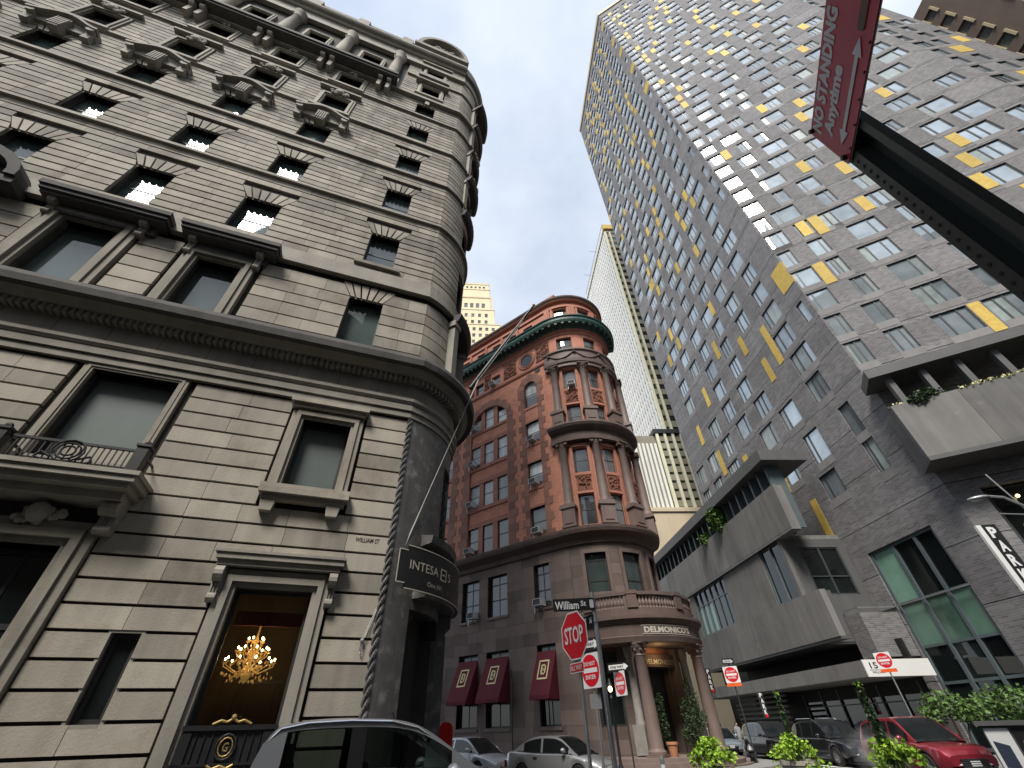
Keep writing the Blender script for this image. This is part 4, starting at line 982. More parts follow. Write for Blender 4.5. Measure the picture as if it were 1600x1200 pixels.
mb = MB(); bR = 3.95; bm = arcmap(PC[0], PC[1], bR); bs = lambda a: bR * R(a)
mb.cbox(bs(-25), bs(125), -.12, .12, 6.55, 6.95, bm, .3); mb.cbox(bs(-25), bs(125), -.16, .16, 7.62, 7.8, bm, .3)
for a in (-6, 32, 76, 112): mb.box(bs(a) - .28, bs(a) + .28, -.2, .2, 6.95, 7.66, bm); mb.box(bs(a) - .33, bs(a) + .33, -.24, .24, 7.66, 7.86, bm)
bal = mb.build('balustrade', 'brown_d', DB)
bme = MB(); bme.lathe([(.08, 0), (.085, .05), (.05, .1), (.115, .22), (.09, .34), (.045, .5), (.065, .56), (.085, .6), (.085, .67)], (0, 0, 0), 8); bme = bme.mesh('baluster', 'brown_col', True)
a = -22.
while a < 124:
    if min(abs(a - q) for q in (-6, 32, 76, 112)) > 5.2:
        p = bm(bs(a), 0, 6.95); put('baluster', bme, bal, p)
    a += 2.9
# ------------------------------------------------------------------ grey brick tower with yellow panels (right)
TB = thing('grey_tower', 'very tall grey brick tower dotted with yellow brick panels', 'building', TP0, aT1)
ang = R((90 - aT2) - (90 - aT1))
FL, ZB, NF = 2.94, 20.65, 41           # window-head heights: ZB + FL * k
ZROOF = 141.5
rng = random.Random(5)
winmesh = {}
def tower_face(root, W, lo, holes_extra, seed, right):
    """local x from 0 (the shared corner) outwards by W; right: positive x, else negative x. Returns list of windows and yellow panels"""
    rg = random.Random(seed); wins, yel = [], []
    for k in range(NF + 1):
        zt = ZB + FL * k; zb = zt - 2.15
        if not right and k == 0: continue
        if zt + .5 > ZROOF - 1: break
        hi = k / NF
        items = []      # (x0, x1, type)
        if right:
            x = .06; items.append((x, x + rg.choice((1.2, 1.65, 1.65)), 'w')); x = items[-1][1]
            if rg.random() < .10 + .4 * hi: items.append((x + .03, x + .78, 'y')); x += .78
            x += rg.choice((.5, .9, 1.1, 1.3))
            while x < W - 1.6:
                wd = rg.choice((1.1, 1.55, 2.1, 2.1)); 
                if x + wd > W - .3: break
                r_ = rg.random()
                if r_ < .13 + .34 * hi: items.append((x, x + .76, 'y')); x += .79
                items.append((x, x + wd, 'w')); x += wd + rg.choice((.75, 1.15, 1.5, 1.9))
        else:
            off = .5 * (k % 2) + rg.choice((0, 0, .35))
            if rg.random() < .55 - .2 * (hi < .2): items.append((-1.3, -.55, 'w'))
            elif hi > .35 and rg.random() < .5: items.append((-1.6, 0, 'y'))
            x = -2.35 - off
            while x - 2.1 > -W + .2:
                wd = rg.choice((1.8, 2.15, 2.3)); items.append((x - wd, x, 'w'))
                r_ = rg.random()
                if r_ < .09 + .38 * hi: items.append((x - wd - .74, x - wd - .02, 'y'))
                elif r_ < .16 + .5 * hi and x < -3: items.append((x + .02, x + .7, 'y'))
                x -= 3.64 + rg.choice((-.25, 0, .2))
        for a, b_, t in items:
            if zb < lo(a): continue
            if any(h[0] < b_ and h[1] > a and h[2] < zt and h[3] > zb for h in holes_extra): continue
            (wins if t == 'w' else yel).append((a, b_, zb, zt))
    return wins, yel
L1 = lambda x: 18 if x > -3 else (13.5 if x > -8.8 else 13)
w1, y1 = tower_face(TB, 26.8, L1, [(-8, -2.2, 0, 11)], 3, False)
# the openings low on the left face, as in the photograph
w1 += [(-2.45, -1.2, 10.9, 12.9), (-2.5, -1.2, 13.2, 15.5), (-4.5, -2.46, 11.5, 13.2)] if False else []
w1 += [(-3.3, -2.2, 17.45, 19.95), (-3.2, -2.15, 14.5, 17.0), (-8.3, -6.35, 14.8, 16.7), (-11.55, -9.7, 15.0, 17.0)] + [(x - 1.85, x, 17.6, 20.15) for x in (-5.9, -9.8, -13.6, -17.3, -21, -24.6)] + [(x - 1.85, x, 14.8, 17.0) for x in (-13.3, -17, -20.7)]
y1 = [q for q in y1 if q[3] > 36] + [(-12.45, -11.7, 17.15, 20.4), (-7.7, -7.0, 26.2, 28.9), (-1.55, -.0, 31.4, 34.3), (-5.9, -5.2, 26.8, 31.5), (-9.2, -8.5, 31.0, 33.4), (-16.2, -15.4, 20.2, 23.1), (-20.4, -19.6, 23.1, 26), (-13.2, -12.5, 34.2, 36.8), (-18.4, -17.7, 31.2, 33.9), (-22.5, -21.8, 28.3, 31), (-10.3, -9.6, 12.6, 15.6)]
w1 = [w_ for w_ in w1 if not any(w_[0] < y_[1] and w_[1] > y_[0] and w_[2] < y_[3] and w_[3] > y_[2] for y_ in y1)]
# right face: rows near the corner as measured
fix2 = {0: [(.06, 1.25, 'w'), (2.6, 3.85, 'w'), (5.4, 7.4, 'w'), (7.45, 8.1, 'y'), (8.2, 10, 'w')], 1: [(.06, 1.25, 'w'), (2.6, 3.85, 'w'), (5.75, 7.7, 'w'), (9.2, 11.2, 'w')], 2: [(.06, 1.65, 'w'), (3.18, 4.35, 'w'), (5.75, 7.7, 'w'), (9.6, 11.4, 'w')],
        3: [(.06, 1.72, 'w'), (1.76, 2.56, 'y'), (2.75, 3.8, 'w'), (5.1, 7.3, 'w'), (8.9, 10.6, 'w')], 4: [(.06, 1.2, 'w'), (2.56, 3.8, 'w'), (5.65, 7.8, 'w'), (9.2, 10.8, 'w')], 5: [(.06, 1.68, 'w'), (2.6, 3.8, 'w'), (3.84, 4.65, 'y'), (5.1, 7.2, 'w'), (8.9, 10.5, 'w')]}
w2, y2 = tower_face(TB, 21.8, lambda x: 0, [(0, 12, 0, ZB + FL * 5 + .3)], 8, True)
for k, its in fix2.items():
    for a, b_, t in its: (w2 if t == 'w' else y2).append((a, b_, ZB + FL * (k + 1) - 2.12 - (.6 if t == 'y' else 0), ZB + FL * (k + 1)))
w2 = [w_ for w_ in w2 if w_[2] > 20]; y2 = [q for q in y2 if q[2] > 20]
mp2 = lambda s, y, z: (s * math.cos(ang) - y * math.sin(ang), s * math.sin(ang) + y * math.cos(ang), z)
def tower_wall(nm, s0, s1, zlo, wins, yel, extra, mp, m='gbrick'):
    mb = MB(); k = -7
    while True:
        z0 = ZB + FL * k + .34; z1 = z0 + FL
        if z0 > ZROOF: break
        if z1 > zlo:
            z0c, z1c = max(z0, zlo), min(z1, ZROOF)
            hs = [h for h in list(wins) + list(yel) + list(extra) if h[2] < z1c and h[3] > z0c]
            xs = [s0 + (s1 - s0) * i / 6 for i in range(1, 6)]
            wall(mb, s0, s1, z0c, z1c - .04, 0, .5, hs, mp, 4.2, 1.)
        k += 1
    wall(mb, s0, s1, zlo, ZROOF, .34, .55, [h for h in extra], mp)
    return mb.build(nm, m, TB)
gls = [(-7.6, -2.25, .25, 10.6)]
rec = [(-15.1, -12.0, 8.4, 11.1), (-11.4, -9.2, 8.0, 9.25), (-13.3, -8.6, 4.7, 6.1), (-26.8, -9.2, .1, 3.4)]
tower_wall('brick_wall', -26.8, 0, 0, w1, y1, gls + rec, ident)
tower_wall('brick_wall', .0, 21.8, 0, w2, y2, [(1.3, 14, .3, 11.6)], mp2)
core = MB(); core.add([(-26.6, .7, 0), (-26.6, 24, 0), (5, 24, 0), mp2(21.4, .9, 0), (-.5, .7, 0), (-26.6, .7, ZROOF), (-26.6, 24, ZROOF), (5, 24, ZROOF), mp2(21.4, .9, ZROOF), (-.5, .7, ZROOF)], [(4, 3, 2, 1, 0), (5, 6, 7, 8, 9), (0, 1, 6, 5), (1, 2, 7, 6), (2, 3, 8, 7), (3, 4, 9, 8), (4, 0, 5, 9)])
core.build('inner_core', 'black', TB)
mb = MB(); mb.box(-26.9, .05, -.25, .7, ZROOF, ZROOF + 1.6); mb.box(0, 21.9, -.25, .7, ZROOF, ZROOF + 1.6, mp2); mb.build('roof_coping', 'tan', TB)
# return face beyond the right-hand fold
f2 = lambda s, y, z: mp2(21.8 + s * math.cos(R(aT2 - 96)) - y * math.sin(R(aT2 - 96)), s * math.sin(R(aT2 - 96)) + y * math.cos(R(aT2 - 96)), z)
w3 = []; y3 = []
for k in range(NF):
    zt = ZB + FL * k
    for x in (.7, 3.0, 4.9):
        xx = x + rng.uniform(-.3, .3); wd = rng.choice((.9, 1.3))
        if xx + wd < 6.0: (y3 if rng.random() < .14 else w3).append((xx, xx + wd, zt - 2.12, zt))
tower_wall('brick_wall', 0, 6.2, 0, w3, y3, [], f2)
def tw_window(wd, h, y0, var, mp, name='window', parent=TB):
    """frame with a wide fixed light and narrow casements; the panes sit behind it"""
def tower_windows(lists):
    allw = []
    for wins, mp, fr in lists:
        for w_ in wins: allw.append((w_, mp))
    def dist(q):
        w_, mp = q; p = mp((w_[0] + w_[1]) / 2, 0, (w_[2] + w_[3]) / 2); p = tw(*p) - Vector((0, 0, H)); return p.length
    allw.sort(key=dist)
    far_f, far_p = MB(), MB()
    for i, (w_, mp) in enumerate(allw):
        x0, x1, z0, z1 = w_; wd = x1 - x0; v = (i * 7) % 4
        bars = [] if wd < 1. else [(.27,), (.27, .73), (.33, .62), (.7,)][v]
        near = i < 300
        fm = MB() if near else far_f; pm = MB() if near else far_p
        y = .09; fw = .06
        fm.box(x0, x1, y, y + .08, z0, z0 + fw, mp); fm.box(x0, x1, y, y + .08, z1 - fw, z1, mp); fm.box(x0, x0 + fw, y, y + .08, z0 + fw, z1 - fw, mp); fm.box(x1 - fw, x1, y, y + .08, z0 + fw, z1 - fw, mp)
        ed = [x0 + fw] + [x0 + wd * b_ for b_ in bars] + [x1 - fw]
        for b_ in ed[1:-1]: fm.box(b_ - .05, b_ + .05, y, y + .08, z0 + fw, z1 - fw, mp)
        for a, c in zip(ed[:-1], ed[1:]):
            t1, t2 = rng.gauss(0, .007), rng.gauss(0, .006)
            pm.mi = 1 if rng.random() < .2 else 0
            pm.add([mp(a, y + .05, z0 + fw), mp(c, y + .05 + t1, z0 + fw), mp(c, y + .05 + t1 + t2, z1 - fw), mp(a, y + .05 + t2, z1 - fw)], [(0, 1, 2, 3)], rng.uniform(-1, 1))
        if near: f = fm.build('window', 'tframe', TB); pm.build('pane', ['pane_t', 'pane_c'], f)
        # pale stone spandrel under the window head line
    far_f.build('upper_windows', 'tframe', TB, kind='stuff'); far_p.build('upper_panes', ['pane_t', 'pane_c'], TB, kind='stuff')
    # grey band below each window
    sp = MB()
    for w_, mp in allw:
        x0, x1, z0, z1 = w_; sp.box(x0 - .02, x1 + .02, -.015, .2, z0 - .62, z0 - .02, mp, rng.uniform(-1, 1)); sp.box(x0 - .0, x1 + .0, .02, .3, z1, z1 + .05, mp)
    sp.build('window_spandrels', 'gstone', TB, kind='stuff')
tower_windows([(w1, ident, 0), (w2, mp2, 0), (w3, f2, 0)])
ally = [(q, ident) for q in y1] + [(q, mp2) for q in y2] + [(q, f2) for q in y3]
ally.sort(key=lambda q: (tw(*q[1](q[0][0], 0, q[0][2])) - Vector((0, 0, H))).length)
rest = MB()
for i, (q, mp) in enumerate(ally):
    m_ = MB() if i < 290 else rest
    m_.box(q[0], q[1], -.035, .3, q[2], q[3], mp, rng.uniform(-1, 1))
    if i < 290: m_.build('yellow_panel', 'yellow', TB)
rest.build('upper_yellow_panels', 'yellow', TB, kind='stuff')
# tall glazed opening low on the left face
def curtain(parent, x0, x1, z0, z1, y, vx, hz, mp, fm='slate', panes=None, fw=.2):
    mb = MB(); xs = [x0] + list(vx) + [x1]; zs = [z0] + list(hz) + [z1]
    for x in xs: mb.box(x - fw / 2, x + fw / 2, y - .12, y + .06, z0, z1, mp)
    for z in zs: mb.box(x0, x1, y - .07, y + .05, z - fw * .35, z + fw * .35, mp)
    f = mb.build('glazed_front', fm, parent)
    for i in range(len(xs) - 1):
        for j in range(len(zs) - 1):
            p = MB(); p.box(xs[i] + fw / 2, xs[i + 1] - fw / 2, y, y + .01, zs[j] + fw * .35, zs[j + 1] - fw * .35, mp); p.build('pane', panes(i, j) if panes else 'pane_k', f)
    return f
curtain(TB, -7.5, -2.35, .3, 10.5, .22, (-5.55, -3.78), (3.2, 5.0, 7.35), ident, panes=lambda i, j: 'pane_g' if j == 2 or (j == 3 and i == 0) else 'pane_k')
for h in rec[:2]:
    curtain(TB, h[0] + .05, h[1] - .05, h[2] + .05, h[3] - .05, .4, ((h[0] + h[1]) / 2,), (), ident, fw=.1, fm='tframe')
mb = MB()
for i in range(9): mb.box(-13.2, -8.7, .05, .25, 4.75 + i * .15, 4.81 + i * .15)
mb.build('louvre', 'conc_d', TB)
# podium: planter parapet, pergola slab on fins, lower bay box, canopy
X0 = -44.
mb = MB(); wall(mb, X0, -7.05, 0, 0, -5, -4.7, [])
n = 16
for i in range(n):
    a = -7.05 - i * 2.45
    if a - 2.45 < X0: break
    p = MB(); p.box(a - 2.44, a - .012, -5.0, -4.7, 12.35, 15.6, tone=random.uniform(-1, 1)); p.build('parapet_panel', 'conc', TB)
mb = MB(); mb.box(X0, -9.25, -4.4, -.05, 12.2, 12.5); mb.box(X0, -7.06, -4.99, -4.3, 12.2, 12.345); mb.box(-7.3, -7.07, -4.69, -4.3, 12.35, 15.55); mb.box(X0, -7.31, -4.5, -4.3, 12.35, 15.0); mb.build('terrace_slab', 'conc', TB)
mb = MB(); mb.box(X0, -6.7, -5.25, -1.5, 17.5, 18.4); mb.build('pergola_slab', 'conc_d', TB)
for i in range(28):
    x = -7.6 - i * 1.25
    if x > X0: p = MB(); p.box(x - .2, x, -4.6, -3.4, 12.5, 17.5); p.build('pergola_fin', 'slate', TB)
mb = MB(); hs = [(-26.0, -18.9, 8.4, 12.2), (-12.3, -9.5, 8.35, 12.2)]
wall(mb, X0, -9.2, 8.3, 12.35, -4.8, -4.5, hs); mb.build('podium_wall', 'conc', TB); mb = MB(); wall(mb, 0, 4.5, 5.6, 12.2, 0, .25, [(.9, 3.9, 8.4, 11.6)], lambda x, y, z: (-9.2 - y, -4.5 + x, z)); mb.build('podium_return', 'conc_d', TB); curtain(TB, .95, 3.85, 8.45, 11.55, .12, (2.4,), (9.6,), lambda x, y, z: (-9.2 - y, -4.5 + x, z), fm='tframe', fw=.12); mb = MB(); mb.box(-9.15, -7.7, -2.6, -.03, 4.6, 7.0); mb.build('brick_parapet', 'gbrick', TB)
curtain(TB, -25.95, -18.95, 8.45, 12.15, -4.6, (-24.8, -23.6, -22.4, -21.2, -20.0), (10.9,), ident, fm='slate', panes=lambda i, j: 'pane_g' if i < 3 and j == 0 else 'pane_k', fw=.14)
curtain(TB, -12.25, -9.55, 8.4, 12.15, -4.6, (-10.9,), (), ident, fm='slate', fw=.12)
for i in range(9):
    a = -7.1 - i * 2.45
    p = MB(); p.box(a - 2.44, a - .012, -5.0, -4.6, 5.65 - .0, 8.28, tone=random.uniform(-1, 1)); p.build('bay_panel', 'conc', TB)
mb = MB(); mb.box(-26.8, -9.25, -4.6, -.05, 8.05, 8.29); mb.box(-26.8, -9.24, -4.5, -.05, 5.5, 5.64); mb.box(-26.8, -7.11, -4.95, -4.3, 5.5, 5.64); mb.box(-7.3, -7.1, -4.6, -4.3, 5.64, 8.2); mb.box(-9.25, -7.31, -4.6, -4.4, 5.64, 8.2); mb.build('bay_box', 'conc_d', TB)
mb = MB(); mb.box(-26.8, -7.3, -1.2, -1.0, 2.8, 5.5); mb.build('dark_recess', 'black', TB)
mb = MB(); mb.box(-8.9, -2.2, -.06, -.01, 7.25, 7.33); mb.box(-9.1, -7.7, -2.6, -2.54, 7.25, 7.33); mb.box(-7.76, -7.7, -2.6, -.06, 7.25, 7.33); mb.build('terrace_rail', 'steel', TB)
cn = MB(); cn.box(-30, -6.35, -5.0, -1.0, 3.55, 4.32); cn.mi = 0; can = cn.build('entrance_canopy', 'conc', TB)
mb = MB(); mb.box(-6.35, -6.28, -5.0, -1.0, 3.53, 4.34); cf = mb.build('canopy_end', 'white', TB)
cmap = lambda x, y, z: (-6.28 - y, -5.0 + x, z)
mb = MB(); text(mb, '15', .32, .78, 3.9, 4.2, -.005, cmap); mb.box(.2, 1.15, -.006, -.002, 3.83, 3.85, cmap); text(mb, 'WILLIAM', .3, 1.02, 3.68, 3.78, -.005, cmap); mb.build('address_letters', 'sign_black', cf)
mb = MB()
for i in range(5): mb.box(-29 + i * .02, -26.8, -1.3, -1.2, 0, .1)
for i in range(10): mb.box(-28, -19.5, -2.6, -2.35, .2 + i * .34, .34 + i * .34)
mb.build('garage_louvre', 'conc', TB)
curtain(TB, -19.2, -7.6, .2, 3.4, -1.1, (-17, -15, -13, -11, -9.3), (2.5,), ident, fm='tframe', fw=.1)
# right face: shop front, projecting planter box and pergola
curtain(TB, 1.5, 13.8, .4, 11.5, .5, (4.0, 6.6, 9.2), (3.4, 7.5), mp2, fm='tframe', fw=.14)
mb = MB()
for x, z in ((2.6, 10.9), (3.4, 10.6), (4.8, 10.9), (2.2, 9.5)): mb.ball(mp2(x, .3, z), .09, 6)
mb.build('ceiling_lamp', 'lantern', TB)
bx = MB(); bx.box(-.5, 16, -2.0, -.02, 12.9, 13.15, mp2)
pbx = bx.build('planter_box_base', 'conc_d', TB)
for i in range(5):
    p = MB(); p.box(-.5 + i * 3.3, -.515 + (i + 1) * 3.3, -2.0, -1.8, 13.15, 16.7, mp2, random.uniform(-1, 1)); p.build('planter_panel', 'conc', TB)
mb = MB(); mb.box(-.49, -.3, -1.8, -.02, 13.15, 16.6, mp2); mb.box(-.3, 16, -1.8, -.1, 15.8, 16.2, mp2); mb.build('planter_box', 'conc', TB)
mb = MB(); mb.box(-.6, 16, -2.15, .05, 18.9, 19.55, mp2); mb.build('pergola_slab', 'conc_d', TB)
for i in range(8): p = MB(); p.box(.3 + i * 1.75, .6 + i * 1.75, -1.7, -1.2, 16.2, 18.9, mp2); p.build('pergola_fin', 'conc_d', TB)
def park_sign(name, label, fr, az, x, y, z0, z1, w_, nrm_az, letters='PARK', white=False, group=None, extra_p=False):
    t = thing(name, label, 'sign', fr(x, y, 0), nrm_az, group)
    mb = MB(); mb.box(-w_ / 2, w_ / 2, 0, .15, z0, z1); 
    if white: mb.mi = 1; mb.box(-w_ / 2 - .22, -w_ / 2 - .002, .0, .15, z0, z1)
    mb.build('sign_board', ['sign_black', 'white'], t)
    mb = MB(); lh = (z1 - z0) / (len(letters) + .6)
    for i, ch in enumerate(letters): text(mb, ch, -w_ * .28, w_ * .28, z1 - lh * (i + 1) + .0, z1 - lh * (i + .18), -.005, bold=.04)
    mb.build('sign_letters', 'sign_white', t)
    if extra_p: mb = MB(); mb.lathe([(0, 0), (w_ * .28, 0), (w_ * .28, .02), (0, .02)], (0, 0, 0), 14); o = mb.build('red_disc', 'red_sign', t); o.rotation_euler = (R(90), 0, 0); o.location = (0, -.003, z0 + lh * .35)
    mb = MB(); mb.box(-.03, .03, .15, .9, z1 - .3, z1 - .24); mb.box(-.03, .03, .15, .9, z0 + .3, z0 + .36); mb.build('sign_arm', 'pole_d', t)
    return t
park_sign('parking_sign', 'large vertical white-lettered sign beside a white board, hanging below the flower planter box', t2w, aT2, -.4, -2.6, 6.0, 9.0, .62, 100, white=True)
park_sign('parking_sign', 'black vertical sign with white letters, directly right of the portico columns', tw, aT1, -25.5, -5.6, 3.9, 5.75, .42, 100, extra_p=True)
park_sign('parking_sign', 'black vertical sign with white letters below the grey canopy, behind the dark parked cars', tw, aT1, -17.6, -5.5, 1.95, 3.5, .36, 100, extra_p=True)
# ------------------------------------------------------------------ striped white office tower behind
SP0 = Vector((29.50954, 68.95061, 0))
SB = thing('striped_tower', 'office slab with close white vertical fins and pale yellow piers, behind the grey tower', 'building', SP0, 176.2)
s86 = R(-(86.2 - 176.2))
sm = lambda s, y, z: (s * math.cos(s86) - y * math.sin(s86), s * math.sin(s86) + y * math.cos(s86), z)
ZS = 119.5
mb = MB(); mb.box(-27, -.6, .25, 14, 0, ZS); mb.box(.2, 14, .36, .6, 0, ZS, sm); mb.build('glass_body', 'sdark', SB)
mb = MB()
for i in range(21): x = -.35 - i * 1.28; mb.box(x - .64, x, -.03, .26, 27, ZS - 1.0)
mb.build('vertical_fins', 'sfin', SB, kind='stuff')
mb = MB(); 
for k in range(34): z = 27.5 + k * 2.72; mb.mi = 1; mb.box(-27, -.3, .06, .3, z, z + 1.5); mb.mi = 0; mb.box(.3, 14, .22, .4, z + .3, z + 1.7, sm, rng.uniform(-1, 1))
mb.build('spandrels', ['sspan', 'sgrey'], SB, kind='stuff')
for x0, x1 in ((-.25, .25), (1.15, 1.55), (3.3, 3.6)):
    mb = MB(); mb.box(x0, x1, -.15, .4, 20, ZS - 2.2, sm); mb.build('corner_pier', 'syel', SB)
mb = MB(); mb.box(-27.1, -.9, -.2, 14, ZS - .3, ZS + .8); mb.build('roof_edge', 'syel', SB); mb = MB(); mb.box(-.9, .3, -.25, 14, ZS - .6, ZS + 1.6); mb.build('roof_band', 'yellow', SB)
mb = MB()
for i in range(40): mb.box(-27 + i * .68, -26.95 + i * .68, -.2, -.15, ZS + 1.6, ZS + 2.6)
mb.box(-27, 0, -.2, -.15, ZS + 2.5, ZS + 2.6)
for x in (-9, -18): mb.cyl((x, -.2, ZS + 1), (x, -2.5, ZS + 1.2), .05)
mb.build('roof_rail', 'pole_d', SB)
WP0 = Vector((22.69971, 60.9075, 0)); wfr = frame_world(WP0, 86.2)
iv = lambda p: (lambda d: (d.x * math.sin(R(176.2)) + d.y * math.cos(R(176.2)), -d.x * math.cos(R(176.2)) + d.y * math.sin(R(176.2)), d.z))(Vector(p) - SP0)
wm = lambda x, y, z: iv(wfr(x, y, z))
mb = MB(); mb.box(1.5, 13, .3, 10, 0, 40.2, wm); mb.build('wing_body', 'sdark', SB)
mb = MB(); mb.box(-5, 13, -.3, 10, 20, 26.9, wm); mb.box(-5, 13, -.5, 0, 26.2, 26.6, wm); mb.box(-5, 13, -.4, 10.2, 12, 20, wm); mb.build('wing_base', 'beige_hi', SB)
mb = MB(); mb.box(1.2, 13, -.2, 10, 40.2, 41.0, wm); mb.build('wing_roof', 'pole_d', SB)
for x in (1.55, 2.9, 4.3, 5.7, 7.2): mb = MB(); mb.box(x, x + .42, -.1, .35, 26.9, 40.2, wm); mb.build('wing_pier', 'syel', SB)
mb = MB()
for k in range(9): mb.box(1.6, 13, .15, .32, 27.2 + k * 1.45, 28.2 + k * 1.45, wm, rng.uniform(-1, 1))
mb.build('wing_spandrels', 'sspan', SB, kind='stuff')
mb = MB(); mb.box(-14, 1.5, .5, 10, 26.9, 40, wm); mb.build('wing_side', 'sspan', SB)
mb = MB()
for i in range(22): x = 1.4 - i * .7; mb.box(x - .38, x, .42, .52, 26.9, 38.5, wm)
mb.build('wing_fins', 'sfin', SB, kind='stuff')
# ------------------------------------------------------------------ sandy tower far behind (between the two older buildings)
azB = -5.2; BP0 = dirv(azB) * 150
BB = thing('sandy_tower', 'far sandy stone skyscraper with stepped setbacks and arched crown, beyond the red brick building', 'building', BP0, 90 + azB)
bz = lambda y: y
def stage(x0, x1, z0, z1, y0, rowz, wd, gap, m='beige', arched=False):
    mb = MB(); n = int((x1 - x0 - gap) / (wd + gap)); pad = ((x1 - x0) - n * wd - (n - 1) * gap) / 2
    hs = []
    for z, h_ in rowz:
        for i in range(n): a = x0 + pad + i * (wd + gap); hs.append((a, a + wd, z, z + h_))
    wall(mb, x0, x1, z0, z1, y0, y0 + .6, hs); mb.box(x0, x1, y0 + .62, y0 + 14, z0, z1); mb.box(x1 - .01, x1 + .0, y0, y0 + 14, z0, z1)
    mb.box(x0 - .2, x1 + .2, y0 - .25, y0 + 14, z1, z1 + .6)
    mb.build('tower_stage', m, BB)
    for h in hs:
        if h[2] > 150: p = MB(); p.box(h[0], h[1], y0 + .3, y0 + .35, h[2], h[3]); p.box((h[0] + h[1]) / 2 - .07, (h[0] + h[1]) / 2 + .07, y0 + .2, y0 + .3, h[2], h[3]); p.build('window', 'pane_d', BB)
def rws(z0, z1, st, h_): 
    o = []; z = z0
    while z + h_ < z1: o.append((z, h_)); z += st
    return o
stage(-22, 8.2, 0, 166, 0, rws(120, 166, 4.6, 2.4), 1.6, 1.7)
stage(-18, 5.3, 166.6, 179, 1.2, rws(168, 178, 5.2, 2.8), 1.6, 2.0)
stage(-14, 2.6, 179.6, 198, 2.4, [(182.2, 3.8)], 1.9, 1.3)
stage(-13.4, 2.0, 198.6, 203, 2.6, [(199.6, 1.8)], 1.2, 1.2)
mb = MB()
for i in range(24): mb.box(-14.2 + i * .72, -13.8 + i * .72, 2.0, 2.5, 190.5, 191.6)
for i in range(8): mb.box(-13.4 + i * 2.1, -12.4 + i * 2.1, 2.4, 3.4, 203.6, 205.2 if i % 2 else 204.4)
mb.box(2.6, 4.2, 2.4, 6, 179.6, 192); mb.build('crown_ornament', 'beige_hi', BB)
# ------------------------------------------------------------------ brown brick building top right, behind the grey tower
KP0 = dirv(78) * 66; KX, KZ, KF, KT = -1.45, 84.0, 3.65, 86.4
KB = thing('brown_building', 'plain brown brick building with cream window jambs, beyond the edge of the grey tower', 'building', KP0, 184)
mb = MB(); hs = []
for k in range(22):
    for i in range(6): hs.append((KX + i * 4.6, KX + 1.4 + i * 4.6, KZ - 1.9 - k * KF, KZ - k * KF))
wall(mb, -30, 34, 0, KT, 0, .5, hs); mb.box(-30, 34, .55, 14, 0, KT); mb.build('wall', 'bbrick', KB)
for h in hs:
    if h[2] < 40: continue
    f = MB(); f.box(h[0] - .28, h[0], -.15, .3, h[2] - .1, h[3] + .1); f.box(h[1], h[1] + .28, -.15, .3, h[2] - .1, h[3] + .1); f = f.build('window', 'tan', KB)
    p = MB(); p.box(h[0], h[1], .3, .34, h[2], h[3]); p.build('pane', 'pane_d', f)
# ------------------------------------------------------------------ unseen blocks behind the camera, added to shade the street and darken reflections
NB = thing('unseen_shading_block', 'plain stone block behind the camera, unseen, added to shade the street and darken reflections', 'building', (-4.5, -3.6, 0), 111)
mb = MB(); hs = []
for k in range(7):
    for i in range(16): hs.append((1.2 + i * 3.4, 2.9 + i * 3.4, 1.5 + k * 3.9, 4.0 + k * 3.9))
mb2 = lambda x, y, z: (x, -y, z)
wall(mb, 0, 56, 0, 30, 0, .5, hs, mb2); mb.box(0, 56, .6, 12, 0, 30, mb2); mb.box(-38, -.01, 0, 30, 0, 21, lambda x, y, z: (x * math.cos(R(42)) - y * math.sin(R(42)), x * math.sin(R(42)) - y * math.cos(R(42)), z)); mb.build('wall', 'lime_d', NB)  # heights and side wing chosen to shade the lower limestone front
mb = MB()
for h in hs: mb.box(h[0], h[1], .3, .35, h[2], h[3], mb2)
mb.build('window_panes', 'pane_l', NB, kind='stuff')

FB_ = thing('unseen_reflection_block', 'unseen tall dark block, added to darken reflections in the lower windows of the grey tower', 'building', (6, -34, 0), 100)  # out of view, put in so the low tower panes mirror something dark
mb = MB(); hs = [(1.5 + i * 4.2, 3.9 + i * 4.2, 3 + k * 4.2, 5.8 + k * 4.2) for k in range(17) for i in range(10)]
wall(mb, 0, 44, 0, 76, 0, .5, hs, mb2); mb.box(0, 44, .6, 18, 0, 76, mb2); mb.build('wall', 'conc_d', FB_)
mb = MB()
for h in hs: mb.box(h[0], h[1], .3, .35, h[2], h[3], mb2)
mb.build('window_panes', 'pane_g', FB_, kind='stuff')
